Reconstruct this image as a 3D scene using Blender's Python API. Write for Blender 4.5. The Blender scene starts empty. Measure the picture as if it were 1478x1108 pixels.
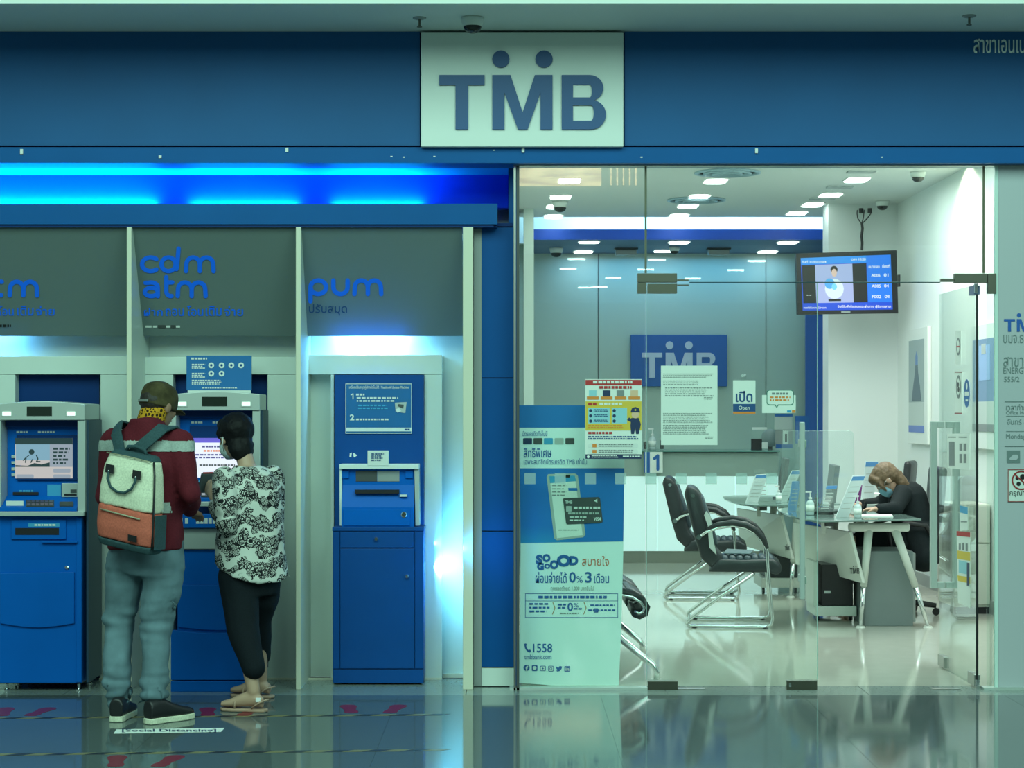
import bpy, math, random
from mathutils import Vector, Matrix, noise
random.seed(7)
R = math.radians
scene = bpy.context.scene
col = scene.collection
FPX, CX, HY = 2720.0, 739.0, 595.0
CAM = Vector((0, -10, 1.47))
# ---------------- camera ----------------
cd = bpy.data.cameras.new('camera'); cam = bpy.data.objects.new('camera', cd); col.objects.link(cam)
cam.location = CAM; cam.rotation_euler = (R(90), 0, 0)
cd.sensor_width = 36; cd.lens = 36*FPX/1478; cd.shift_y = (HY-554)/1478; cd.clip_end = 200
scene.camera = cam
# ---------------- world, exposure ----------------
w = bpy.data.worlds.new('world'); scene.world = w; w.use_nodes = True
w.node_tree.nodes['Background'].inputs[0].default_value = (0.50, 0.85, 0.78, 1)
w.node_tree.nodes['Background'].inputs[1].default_value = 0.22
scene.view_settings.view_transform = 'Standard'; scene.view_settings.look = 'None'
scene.view_settings.gamma = 1; scene.view_settings.use_curve_mapping = False
scene.view_settings.exposure = 0.0
try:
    scene.cycles.max_bounces = 10; scene.cycles.transparent_max_bounces = 24
    scene.cycles.sample_clamp_indirect = 6
except Exception: pass
def PX(px, d): return (px-CX)*d/FPX
def PZ(py, d): return CAM.z+(HY-py)*d/FPX
def area(name, loc, size, power, color, rot=(0,0,0), shape='RECTANGLE', spread=180):
    l = bpy.data.lights.new(name, 'AREA'); l.shape = shape; l.size = size[0]; l.size_y = size[1]
    l.energy = power; l.color = color; l.spread = R(spread)
    o = bpy.data.objects.new(name, l); o.location = loc; o.rotation_euler = rot; col.objects.link(o); return o
# mall hall lighting (ceiling panels over the concourse in front of the shop)
area('mall_light', (-2.5, -7.0, 5.6), (5, 5), 450, (0.58, 1.0, 0.82), (R(28), 0, 0))
area('mall_light', (3.5, -7.0, 5.6), (5, 5), 385, (0.58, 1.0, 0.84), (R(28), 0, 0))
# bank interior: soft ceiling lighting
area('bank_light', (1.2, 3.6, 3.30), (1.6, 5.5), 62, (0.80, 1.0, 0.93))
area('bank_light', (2.6, 3.0, 3.30), (1.2, 5.0), 95, (0.90, 1.0, 0.96))
area('bank_light', (1.7, 9.72, 3.12), (2.4, 0.25), 12, (0.10, 0.50, 1.0))
area('wall_washer', (3.33, 4.45, 3.34), (0.12, 0.12), 15, (1.0, 0.93, 0.66), (0, R(-22), 0), spread=130)
# blue LED tubes hidden in the cove above the cash machines
for x0, x1, p in ((PX(-180,10.4), PX(225,10.4), 15), (PX(275,10.4), PX(430,10.4), 3.6), (PX(480,10.4), PX(610,10.4), 2.6)):
    area('cove_tube', ((x0+x1)/2, 0.382, 2.606), (x1-x0, 0.008), p*1.7, (0.0, 0.55, 1.0), (R(172), 0, 0))
    area('cove_tube', ((x0+x1)/2, 0.20, 2.56), (x1-x0, 0.04), p*0.75, (0.0, 0.52, 1.0), (R(188), 0, 0))

# ---------------- materials ----------------
MC = {}
def mat(name, color=(0.8,0.8,0.8), rough=0.5, metal=0.0, emit=None, es=1.0, alpha=None, noise_amt=0.0, nscale=20, spec=0.5, bump=0.0, coat=0.0):
    if name in MC: return MC[name]
    m = bpy.data.materials.new(name); m.use_nodes = True; nt = m.node_tree; b = nt.nodes['Principled BSDF']
    b.inputs['Base Color'].default_value = (*color, 1); b.inputs['Roughness'].default_value = rough
    b.inputs['Metallic'].default_value = metal; b.inputs['Specular IOR Level'].default_value = spec
    if coat: b.inputs['Coat Weight'].default_value = coat; b.inputs['Coat Roughness'].default_value = 0.08
    if emit is not None:
        b.inputs['Emission Color'].default_value = (*emit, 1); b.inputs['Emission Strength'].default_value = es
    if noise_amt or bump:
        tc = nt.nodes.new('ShaderNodeTexCoord'); nz = nt.nodes.new('ShaderNodeTexNoise')
        nz.inputs['Scale'].default_value = nscale; nz.inputs['Detail'].default_value = 5
        nt.links.new(tc.outputs['Object'], nz.inputs['Vector'])
        if noise_amt:
            r = nt.nodes.new('ShaderNodeValToRGB')
            r.color_ramp.elements[0].position = 0.3; r.color_ramp.elements[1].position = 0.7
            r.color_ramp.elements[0].color = (*[c*(1-noise_amt) for c in color], 1)
            r.color_ramp.elements[1].color = (*[min(1, c*(1+noise_amt)) for c in color], 1)
            nt.links.new(nz.outputs['Fac'], r.inputs[0]); nt.links.new(r.outputs[0], b.inputs['Base Color'])
        if bump:
            bp = nt.nodes.new('ShaderNodeBump'); bp.inputs['Strength'].default_value = bump; bp.inputs['Distance'].default_value = 0.01
            nt.links.new(nz.outputs['Fac'], bp.inputs['Height']); nt.links.new(bp.outputs[0], b.inputs['Normal'])
    MC[name] = m; return m
def glass(name, tint=(0.93, 0.985, 0.96), rough=0.0, haze=0.0, hazecol=(0.7,0.85,0.82), ior=1.5):
    if name in MC: return MC[name]
    m = bpy.data.materials.new(name); m.use_nodes = True; nt = m.node_tree; nt.nodes.clear()
    out = nt.nodes.new('ShaderNodeOutputMaterial'); t = nt.nodes.new('ShaderNodeBsdfTransparent'); t.inputs[0].default_value = (*tint, 1)
    g = nt.nodes.new('ShaderNodeBsdfGlossy'); g.inputs['Roughness'].default_value = rough; g.inputs[0].default_value = (1,1,1,1)
    f = nt.nodes.new('ShaderNodeFresnel'); f.inputs['IOR'].default_value = ior
    ge = nt.nodes.new('ShaderNodeNewGeometry'); mr = nt.nodes.new('ShaderNodeMapRange')   # a thin sheet reflects alike from both of its faces
    mr.inputs['To Min'].default_value = ior; mr.inputs['To Max'].default_value = 1/ior
    nt.links.new(ge.outputs['Backfacing'], mr.inputs['Value']); nt.links.new(mr.outputs[0], f.inputs['IOR'])
    mx = nt.nodes.new('ShaderNodeMixShader'); nt.links.new(f.outputs[0], mx.inputs[0]); nt.links.new(g.outputs[0], mx.inputs[2])
    if haze:
        d = nt.nodes.new('ShaderNodeBsdfDiffuse'); d.inputs[0].default_value = (*hazecol, 1)
        m2 = nt.nodes.new('ShaderNodeMixShader'); m2.inputs[0].default_value = haze
        nt.links.new(t.outputs[0], m2.inputs[1]); nt.links.new(d.outputs[0], m2.inputs[2]); nt.links.new(m2.outputs[0], mx.inputs[1])
    else: nt.links.new(t.outputs[0], mx.inputs[1])
    nt.links.new(mx.outputs[0], out.inputs[0]); MC[name] = m; return m

# ---------------- mesh builder ----------------
class MB:
    def __init__(s): s.v = []; s.f = []
    def add(s, vs, fs):
        b = len(s.v); s.v += [Vector(v) for v in vs]; s.f += [tuple(b+i for i in f) for f in fs]; return s
    def box(s, x0, x1, y0, y1, z0, z1):
        return s.add([(x0,y0,z0),(x1,y0,z0),(x1,y1,z0),(x0,y1,z0),(x0,y0,z1),(x1,y0,z1),(x1,y1,z1),(x0,y1,z1)],
            [(0,3,2,1),(4,5,6,7),(0,1,5,4),(1,2,6,5),(2,3,7,6),(3,0,4,7)])
    def prism(s, poly, ax, a, b):
        """poly: 2D points in the plane normal to ax; extruded from a to b"""
        def P(u, v, w): return {'x': (w,u,v), 'y': (u,w,v), 'z': (u,v,w)}[ax]
        n = len(poly); vs = [P(u,v,a) for u,v in poly] + [P(u,v,b) for u,v in poly]
        return s.add(vs, [tuple(range(n)), tuple(range(2*n-1, n-1, -1))] + [(i, i+n, (i+1)%n+n, (i+1)%n) for i in range(n)])
    def cyl(s, p0, p1, r0, r1=None, n=12, cap=True):
        p0, p1 = Vector(p0), Vector(p1); r1 = r0 if r1 is None else r1
        return s.tube([p0, p1], [r0, r1], n, cap)
    def tube(s, pts, rad, n=10, cap=True, flat=None, closed=False):
        pts = [Vector(p) for p in pts]; m = len(pts)
        if not hasattr(rad, '__len__'): rad = [rad]*m
        u = None; vs = []
        for i, p in enumerate(pts):
            if closed: d = pts[(i+1)%m]-pts[i-1]
            else: d = (pts[min(i+1, m-1)]-pts[max(i-1, 0)])
            d = d.normalized() if d.length > 1e-9 else Vector((0,0,1))
            if u is None:
                u = Vector((1,0,0)) if abs(d.x) < 0.8 else Vector((0,1,0))
            u = (u - d*u.dot(d)).normalized(); q = d.cross(u)
            for k in range(n):
                a = 2*math.pi*k/n; vs.append(p + u*math.cos(a)*rad[i] + q*math.sin(a)*rad[i]*(flat or 1))
        fs = [(i*n+k, i*n+(k+1)%n, (i+1)*n+(k+1)%n, (i+1)*n+k) for i in range(m-1) for k in range(n)]
        if closed: fs += [((m-1)*n+k, (m-1)*n+(k+1)%n, (k+1)%n, k) for k in range(n)]
        elif cap: fs += [tuple(range(n-1, -1, -1)), tuple(range((m-1)*n, m*n))]
        return s.add(vs, fs)
    def loft(s, rings, n=20):
        """rings: (center, rx, ry[, power]) in horizontal planes, or with explicit axes (c, rx, ry, p, U, V)"""
        vs = []
        for r in rings:
            c = Vector(r[0]); p = r[3] if len(r) > 3 else 2.0
            U = Vector(r[4]) if len(r) > 4 else Vector((1,0,0)); V = Vector(r[5]) if len(r) > 5 else Vector((0,1,0))
            for k in range(n):
                a = 2*math.pi*k/n; ca, sa = math.cos(a), math.sin(a)
                vs.append(c + U*math.copysign(abs(ca)**(2/p), ca)*r[1] + V*math.copysign(abs(sa)**(2/p), sa)*r[2])
        m = len(rings)
        fs = [(i*n+k, i*n+(k+1)%n, (i+1)*n+(k+1)%n, (i+1)*n+k) for i in range(m-1) for k in range(n)]
        fs += [tuple(range(n-1, -1, -1)), tuple(range((m-1)*n, m*n))]
        return s.add(vs, fs)
    def ball(s, c, rx, ry=None, rz=None, n=16, m=10, M=None):
        ry = rx if ry is None else ry; rz = rx if rz is None else rz; c = Vector(c); vs = []
        for i in range(m+1):
            t = math.pi*i/m
            for k in range(n):
                a = 2*math.pi*k/n; v = Vector((math.sin(t)*math.cos(a)*rx, math.sin(t)*math.sin(a)*ry, math.cos(t)*rz))
                vs.append(c + (M @ v if M else v))
        return s.add(vs, [(i*n+k, (i+1)*n+k, (i+1)*n+(k+1)%n, i*n+(k+1)%n) for i in range(m) for k in range(n)])
    def lathe(s, c, prof, n=20, ax='z'):
        c = Vector(c); vs = []
        for r, h in prof:
            for k in range(n):
                a = 2*math.pi*k/n
                v = {'z': (r*math.cos(a), r*math.sin(a), h), 'y': (r*math.cos(a), h, r*math.sin(a)), 'x': (h, r*math.cos(a), r*math.sin(a))}[ax]
                vs.append(c + Vector(v))
        m = len(prof); fs = [(i*n+k, i*n+(k+1)%n, (i+1)*n+(k+1)%n, (i+1)*n+k) for i in range(m-1) for k in range(n)]
        fs += [tuple(range(n)), tuple(range((m-1)*n, m*n))]
        return s.add(vs, fs)
    def mesh(s, name, m=None, smooth=False, org=(0,0,0)):
        o = Vector(org); me = bpy.data.meshes.new(name); me.from_pydata([v-o for v in s.v], [], s.f)
        import bmesh
        bm = bmesh.new(); bm.from_mesh(me); bmesh.ops.remove_doubles(bm, verts=bm.verts, dist=1e-6)
        bmesh.ops.recalc_face_normals(bm, faces=bm.faces); bm.to_mesh(me); bm.free()
        if m: me.materials.append(m)
        if smooth: me.polygons.foreach_set('use_smooth', [True]*len(me.polygons))
        return me
ORG = {}
def wpos(o): return ORG.get(o.name, Vector((0,0,0))) if o else Vector((0,0,0))
def tagit(o, label=None, cat=None, group=None, kind=None):
    if label: o['label'] = label
    if cat: o['category'] = cat
    if group: o['group'] = group
    if kind: o['kind'] = kind
    return o
def thing(name, loc, label=None, cat=None, group=None, rz=0, kind=None):
    o = bpy.data.objects.new(name, None); o.location = loc; o.rotation_euler = (0,0,rz); o.empty_display_size = 0.1
    col.objects.link(o); ORG[o.name] = Vector(loc); return tagit(o, label, cat, group, kind)
def obj(name, mb, m, parent=None, smooth=False, bevel=0, seg=2, label=None, cat=None, group=None, kind=None, local=False, sub=0):
    """mb in world coordinates (local=True: in the parent's own frame)"""
    if isinstance(mb, MB):
        if parent is None:
            xs = [v.x for v in mb.v]; ys = [v.y for v in mb.v]; zs = [v.z for v in mb.v]
            org = Vector(((min(xs)+max(xs))/2, (min(ys)+max(ys))/2, min(zs)))
        else: org = Vector((0,0,0)) if local else wpos(parent)
        me = mb.mesh(name, m, smooth, org)
    else: me = mb; org = Vector((0,0,0)); (me.materials.append(m) if m else None)
    o = bpy.data.objects.new(name, me); col.objects.link(o)
    if parent is None: o.location = org; ORG[o.name] = org
    else: o.parent = parent; ORG[o.name] = wpos(parent)
    if bevel:
        b = o.modifiers.new('bevel', 'BEVEL'); b.width = bevel; b.segments = seg; b.limit_method = 'ANGLE'; b.angle_limit = R(40)
        b.use_clamp_overlap = True
    if sub:
        q = o.modifiers.new('sub', 'SUBSURF'); q.levels = sub; q.render_levels = sub
    return tagit(o, label, cat, group, kind)
def dup(o, loc=None, rz=None, label=None, parent=None, group=None):
    c = o.copy(); col.objects.link(c); c.parent = parent
    if loc is not None: c.location = loc
    if rz is not None: c.rotation_euler = (0,0,rz)
    if label: c['label'] = label
    if group: c['group'] = group
    for ch in list(o.children): dup(ch, parent=c)
    return c
def surf(s): return (Vector((0, s-10, 0)), Vector((0,-1,0))) if isinstance(s, (int, float)) else s
def hit(px, py, s, off=0.0015):
    p, n = surf(s); r = Vector(((px-CX)/FPX, 1, (HY-py)/FPX)); t = (p-CAM).dot(n)/r.dot(n)
    return CAM + r*t + n*off
SPLIT = {'print_strip','figure_column','pictures','blue_box','icon','symbol','button','arrow_mark','yellow_band','mark','rule','orange_mark','square_mark'}
def decal(name, polys, s, m, parent, off=0.0015, th=0.0, label=None, kind=None):
    if name in SPLIT and len(polys) > 1:
        for k_, p_ in enumerate(polys): o_ = decal(name, [p_], s, m, parent, off+k_*0.00002, th, label, kind)
        return o_
    mb = MB()
    for q_, poly in enumerate(polys):
        P = [hit(x, y, s, off+q_*0.00002) for x, y in poly]; n = len(P)
        if th:
            nn = surf(s)[1]; Q = [p+nn*th for p in P]
            mb.add(P+Q, [tuple(range(n)), tuple(range(2*n-1, n-1, -1))]+[(i, (i+1)%n, (i+1)%n+n, i+n) for i in range(n)])
        else: mb.add(P, [tuple(range(n))])
    return obj(name, mb, m, parent, label=label, kind=kind)
def rc(x0, y0, x1, y1): return [(x0,y0),(x1,y0),(x1,y1),(x0,y1)]
def circ(x, y, r, n=24, ry=None): return [(x+r*math.cos(2*math.pi*k/n), y+(ry or r)*math.sin(2*math.pi*k/n)) for k in range(n)]
def rrect(x0, y0, x1, y1, r, n=5):
    P = []
    for cx, cy, a0 in ((x1-r,y0+r,-90),(x1-r,y1-r,0),(x0+r,y1-r,90),(x0+r,y0+r,180)):
        for k in range(n+1):
            a = R(a0+90*k/n); P.append((cx+r*math.cos(a), cy+r*math.sin(a)))
    return P
TXT = {}
def textmesh(s, bold):
    k = (s, bold)
    if k not in TXT:
        c = bpy.data.curves.new('t', 'FONT'); c.body = s; c.size = 1; c.offset = bold; c.resolution_u = 3; c.fill_mode = 'FRONT'
        o = bpy.data.objects.new('t', c); me = bpy.data.meshes.new_from_object(o)
        V = [(v.co.x, v.co.y) for v in me.vertices]; F = [tuple(p.vertices) for p in me.polygons]
        bpy.data.objects.remove(o); bpy.data.curves.remove(c); bpy.data.meshes.remove(me); TXT[k] = (V, F)
    return TXT[k]
def text(s, box, sf, m, parent, bold=0.0, name='lettering', off=0.003, slant=0):
    V, F = textmesh(s, bold)
    if not V: return None
    x0 = min(v[0] for v in V); x1 = max(v[0] for v in V); y0 = min(v[1] for v in V); y1 = max(v[1] for v in V)
    bx0, by0, bx1, by1 = box
    P = []
    for x, y in V:
        u = (x-x0)/(x1-x0); t = (y-y0)/(y1-y0)
        P.append(hit(bx0+u*(bx1-bx0)+slant*t, by1+t*(by0-by1), sf, off))
    mb = MB(); mb.add(P, F)
    return obj(name, mb, m, parent)
def words(box, rows, sf, m, parent, name='small_print', fill=0.55, off=0.003, seed=1, ragged=0.3):
    """rows of illegible small print: short dashes the length of words"""
    rnd = random.Random(seed); polys = []; x0, y0, x1, y1 = box; h = (y1-y0)/rows
    for i in range(rows):
        x = x0; xe = x1-(x1-x0)*rnd.random()*ragged; y = y0+i*h
        while x < xe:
            wd = rnd.uniform(2.0, 6.0)*max(0.6, h/4); polys.append(rc(x, y, min(xe, x+wd), y+h*fill)); x += wd+h*0.35
    return decal(name, polys, sf, m, parent, off, kind='stuff')
def stroke(pts, w, capn=10):
    """2D polyline to polygons (quads and round joints)"""
    out = []
    for (x0, y0), (x1, y1) in zip(pts, pts[1:]):
        L = math.hypot(x1-x0, y1-y0)
        if L < 1e-6: continue
        nx, ny = -(y1-y0)/L*w/2, (x1-x0)/L*w/2
        out.append([(x0+nx,y0+ny),(x1+nx,y1+ny),(x1-nx,y1-ny),(x0-nx,y0-ny)])
    for x, y in pts: out.append(circ(x, y, w/2, capn))
    return out
def arc(cx, cy, r, a0, a1, n=12, ry=None): return [(cx+r*math.cos(R(a0+(a1-a0)*k/n)), cy+(ry or r)*math.sin(R(a0+(a1-a0)*k/n))) for k in range(n+1)]
def tmb_logo(x0, y0, x1, y1, dots=True, upto=9):
    """letters T M B with two round heads over the M; fills the box (x0,y0 top left)"""
    def T(x, y): return (x0+(x-273)/(1162-273)*(x1-x0), y0+(y-270)/(691-270)*(y1-y0))
    L = [[(273,401),(515,401),(515,455),(427,455),(427,691),(360,691),(360,455),(273,455)],
         [(556,401),(653,401),(718,600),(783,401),(877,401),(877,691),(813,691),(813,495),(744,691),(693,691),(621,495),(621,691),(556,691)]]
    if upto > 2:
        L += [[(926,401),(986,401),(986,691),(926,691)]]
        def band(cx, cyo, rxo, ryo, cyi, rxi, ryi, xs):
            o = [(xs, cyo-ryo)]+arc(cx, cyo, rxo, -90, 90, 14, ryo)+[(xs, cyo+ryo)]
            i = [(xs, cyi-ryi)]+arc(cx, cyi, rxi, -90, 90, 14, ryi)+[(xs, cyi+ryi)]
            return [[o[k], o[k+1], i[k+1], i[k]] for k in range(len(o)-1)]
        L += band(1075, 470, 73, 69, 486.5, 12, 34.5, 986)
        L += band(1082, 612, 80, 79, 603.5, 15, 41.5, 986)
    if dots: L += [circ(602, 316, 46), circ(832, 316, 46)]
    P = [[T(*p) for p in poly] for poly in L]; G = [P[0:1], P[1:2]]+([P[2:-2] if dots else P[2:]] if upto > 2 else [])
    return G+([P[-2:-1], P[-1:]] if dots else [])
def letters(groups, s, m, parent, off=0.003, th=0.0):
    for g_ in groups: decal('letter', g_, s, m, parent, off, th)
def letter_strokes(ch, x0, wd, y1, xh, w):
    """rounded lower-case letter of width wd standing on the baseline y1; y grows downward"""
    h = w/2; cy = y1-xh/2; ry = xh/2-h; L, Rr = x0+h, x0+wd-h
    if ch == 'c': r = wd/2+1; return stroke(arc(x0+h+r-0.5, cy, r-0.5, -48, -312, 18, ry), w)
    if ch == 'd': return stroke(arc(L+(wd*0.86-w)/2, cy, (wd*0.86-w)/2, 0, 360, 24, ry), w)+stroke([(Rr-2, y1-xh*0.5), (Rr, y1-xh*1.38)], w)+stroke([(Rr-2, y1-xh*0.5), (Rr-3, y1-h-3)], w)
    if ch == 'p': r = (wd-w)/2; return stroke(arc(L+r, cy, r, 0, 360, 24, ry), w)+stroke([(L, cy), (L, y1+xh*0.28)], w)
    if ch == 'u': r = (wd-w)/2; return stroke([(L, y1-xh+h), (L, cy)]+arc(L+r, cy, r, 180, 0, 14, ry)+[(Rr, y1-xh+h)], w)
    if ch == 'm':
        r = (wd-w)/4
        return stroke([(L-0.5, y1-h), (L, cy)]+arc(L+r, cy, r, 180, 360, 12, ry)+[(L+2*r, y1-h)], w)+stroke(arc(L+3*r, cy, r, 180, 360, 12, ry)+[(Rr+0.5, y1-h)], w)
    if ch == 't': return stroke([(L+wd*0.12, y1-xh*1.18), (L+wd*0.12, y1-xh*0.4)]+arc(L+wd*0.12+wd*0.36, y1-xh*0.4, wd*0.36, 180, 75, 6, xh*0.4-h), w)+stroke([(L+wd*0.12, y1-xh+h), (Rr, y1-xh+h)], w)
    if ch == 'a':
        rb = (wd-w)/2
        return stroke(arc(L+rb, y1-h-xh*0.23, rb, 0, 360, 18, xh*0.23), w)+stroke([(L+1, y1-xh*0.86)]+arc(L+rb, y1-xh+h+xh*0.27, rb, -110, 0, 8, xh*0.27)+[(Rr, y1-h)], w)

# ---------------- common materials ----------------
m_mint = mat('pale wall panel', (0.66,0.74,0.68), 0.35, noise_amt=0.03, nscale=3)
m_white = mat('white paint', (0.80,0.82,0.80), 0.5)
m_ceil = mat('ceiling paint', (0.70,0.74,0.72), 0.7)
m_soffit = mat('mall soffit paint', (0.70,0.76,0.74), 0.7)
m_navy = mat('fascia blue', (0.012,0.10,0.28), 0.5, spec=0.22, noise_amt=0.05, nscale=2)
m_beam = mat('beam blue', (0.004,0.10,0.32), 0.5, spec=0.15, noise_amt=0.05, nscale=3)
m_blue = mat('panel blue', (0.002,0.075,0.27), 0.45, spec=0.15, noise_amt=0.04, nscale=4)
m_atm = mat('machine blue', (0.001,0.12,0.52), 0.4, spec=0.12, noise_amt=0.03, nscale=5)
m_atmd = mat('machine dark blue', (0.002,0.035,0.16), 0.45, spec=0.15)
m_sign = mat('sign white', (0.72,0.78,0.74), 0.45)
m_ink = mat('sign ink blue', (0.012,0.075,0.23), 0.45)
m_bright = mat('lettering blue', (0.004,0.10,0.62), 0.4)
m_cream = mat('cream edge', (0.70,0.70,0.56), 0.45)
m_grey = mat('grey lacquer', (0.30,0.33,0.32), 0.45)
m_dgrey = mat('dark grey', (0.06,0.07,0.07), 0.5)
m_black = mat('black plastic', (0.012,0.013,0.015), 0.4)
m_chrome = mat('chrome', (0.75,0.78,0.78), 0.14, 1.0)
m_steel = mat('brushed steel', (0.45,0.47,0.44), 0.32, 1.0)
m_bronze = mat('dark brushed metal', (0.16,0.16,0.13), 0.35, 1.0)
m_silver = mat('silver plastic', (0.50,0.56,0.53), 0.35, 0.2)
m_glass = glass('shop glass')
m_acryl = glass('clear acrylic', (0.97,0.99,0.98))
m_lamp = mat('lamp diffuser', (1,1,1), 0.5, emit=(0.95,1.0,0.98), es=9)
m_fl_mall = mat('mall granite tile', (0.105,0.135,0.135), 0.07, noise_amt=0.12, nscale=60)
m_fl_edge = mat('border granite tile', (0.26,0.31,0.29), 0.08, noise_amt=0.08, nscale=60)
m_fl_in = mat('cream polished tile', (0.50,0.51,0.44), 0.07, noise_amt=0.03, nscale=8)

def sbox(name, x0, x1, y0, y1, z0, z1, m, parent=None, bevel=0, **k):
    if parent is None: k.setdefault('kind', 'structure')
    return obj(name, MB().box(x0,x1,y0,y1,z0,z1), m, parent, bevel=bevel, **k)
def pbox(name, px0, py0, px1, py1, Y, depth, m, parent=None, bevel=0, **k):
    """box whose FRONT face (at world Y) covers the pixel rectangle"""
    d = Y+10; s = k.pop('side', None)
    mb = MB().box(PX(px0,d), PX(px1,d), Y, Y+depth, PZ(py1,d), PZ(py0,d))
    if parent is None and 'cat' not in k: k.setdefault('kind', 'structure')
    return obj(name, mb, m, parent, bevel=bevel, **k)

# ---------------- floors ----------------
fl = sbox('floor', -9, 9, -64, -0.22, -0.12, -0.003, m_fl_mall)
tile = None
for r in range(7):
    y1 = -0.20-1.05*r; y0 = y1-1.046
    for c in range(-4, 5):
        x0 = 0.46+1.05*c
        if abs(x0+0.5) > 1.2+0.28*(10+y0)+1.6: continue
        if tile is None:
            mb = MB().box(-0.5243, 0.5243, -0.5243, 0.5243, -0.0029, 0.0)
            tile = obj('tile', mb.mesh('tile', m_fl_mall), None, fl); t = tile
        else:
            t = bpy.data.objects.new('tile', tile.data); col.objects.link(t); t.parent = fl
        t.location = Vector((x0+0.525, (y0+y1)/2, 0))-wpos(fl)
fb = sbox('floor', -4, 4.6, -0.20, 0.5, -0.12, -0.004, m_dgrey)
t0 = None
for c in range(-4, 5):
    mb = MB().box(-0.523, 0.523, -0.197, 0.40 if c < 0 else 0.13, -0.004, 0.0)
    t = obj('tile', mb.mesh('tile', m_fl_edge), None, fb); t.location = Vector((0.46+1.05*c+0.525-0.7, 0, 0))-wpos(fb)
fi = sbox('floor', 0.0, 4.6, 0.13, 10.1, -0.12, 0.0, m_fl_in)

# ---------------- mall soffit over the shop front ----------------
sbox('ceiling', -6, 6, -0.75, 0.6, 3.47, 3.60, m_soffit)
sbox('trim_1', -6, 6, -0.79, -0.752, 3.466, 3.95, mat('soffit face', (0.72,0.80,0.76), 0.6))

# ---------------- fascia ----------------
fa = thing('wall_fascia', (0, -0.03, 2.88), kind='structure')
Z0, Z1 = PZ(211, 9.9), PZ(44.5, 9.9)
for a, b in ((-340, 606), (901.5, 1850)):
    obj('panel', MB().box(PX(a,9.9), PX(b,9.9), -0.10, 0.0, Z0+0.004, Z1), m_navy, fa)
obj('shadow_gap', MB().box(-5, 5, -0.07, 0.0, Z1, 3.47), m_black, fa)
obj('bottom_beam', MB().box(-5, 5, -0.10, 0.12, PZ(235, 9.9), PZ(212.3, 9.9)), m_beam, fa)
obj('core', MB().box(-5, 5, -0.02, 0.12, PZ(212,9.9), 3.47), m_navy, fa)
for x, y, h in ((31,215,7),(414,213,6),(755,214,6),(1092,214,7),(231,224,4)):
    pbox('bracket_clip', x-2, y, x+2, y+h, -0.108, 0.009, m_sign, fa)
for x, y in ((583,226),(627,225),(713,216),(926,226),(1273,226),(565,225)):
    pbox('scuff', x-1.5, y, x+1.5, y+1.5, -0.101, 0.002, m_sign, fa)
text('สาขาเอนเน', (1405,56,1480,77), -0.10+10, m_sign, fa, bold=0.01)
# logo board
lb = thing('logo_board', (PX(754,9.85), -0.13, PZ(211,9.85)), 'big pale board with blue TMB letters and two dots, centre of the fascia', 'sign')
obj('board', MB().box(PX(607.5,9.86), PX(900,9.86), -0.14, -0.102, PZ(211.5,9.86), PZ(46,9.86)), m_sign, lb, bevel=0.004)
letters(tmb_logo(634, 73.2, 874.5, 187), 9.86, m_ink, lb, off=0.0, th=0.012)

# ---------------- cash-machine alcove ----------------
sbox('wall_alcove', -4.6, -0.17, 0.50, 0.62, 0, 3.0, m_mint)
sbox('wall_cove', -4.6, -0.02, 0.40, 0.498, PZ(300,10.4), 3.0, mat('cove blue paint', (0.004,0.07,0.80), 0.6, spec=0.1))
sbox('ceiling', -4.6, -0.02, 0.121, 0.399, PZ(235,9.9), PZ(235,9.9)+0.05, mat('lit cove ceiling', (0.01,0.42,0.85), 0.6))  # cyan glow of the tubes is put into the ceiling colour
sbox('trim_10', PX(684,10.1), PX(741,10.1)-0.003, 0.09, 0.398, PZ(327,10.1)+0.001, PZ(322,10.1), m_atmd)
cv = thing('trim_2', (-2.2, 0.0, 2.46), kind='structure')
obj('ledge_face', MB().box(-4.6, PX(718,10), 0.0, 0.03, PZ(323.5,10), PZ(294,10)), m_beam, cv)
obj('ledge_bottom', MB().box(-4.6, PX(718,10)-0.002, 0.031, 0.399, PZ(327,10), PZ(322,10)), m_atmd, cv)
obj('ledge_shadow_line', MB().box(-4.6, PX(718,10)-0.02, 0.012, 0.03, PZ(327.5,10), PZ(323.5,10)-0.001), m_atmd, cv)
# blue pillar between the machines and the glass
bp = thing('wall_pillar', (PX(718,10.1), 0.1, 0), kind='structure')
sbox('pillar_core', PX(684.5,10.14), PX(741,10.1)-0.003, 0.115, 0.398, 0, PZ(327,10.1), m_dgrey, bp)
for a, b in ((328,544.5),(546,765.5),(767,962)):
    pbox('panel', 695.5, a, 741, b, 0.10, 0.012, m_blue, bp)
pbox('base_panel', 695.5, 964, 742, 989.5, 0.095, 0.017, m_mint, bp)
pbox('edge_strip', 684, 328, 695, 989.5, 0.10, 0.012, m_grey, bp)
# divider fins
def fin(px0, px1, label, ytop=327, m=m_cream):
    f = thing('divider_fin', (PX((px0+px1)/2,10), 0.2, 0), label, 'divider', 'divider fins between the machine booths')
    x0, x1 = PX(px0,10), PX(px1,10)
    obj('panel', MB().box(x0+0.004, x1-0.001, 0.01, 0.498, 0.0, PZ(327.5,10)), m_mint, f)
    obj('front_edge', MB().box(x0, x1, -0.005, 0.009, 0.0, PZ(327.5,10)), m, f, bevel=0.003)
    return f
fin(183, 190, 'pale upright divider fin at left, behind the man in the cap')
fin(427, 434.5, 'pale upright divider fin between the second cash machine and the passbook machine')
fin(668, 683, 'thick cream divider post beside the blue pillar, right of the glowing strip')

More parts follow.
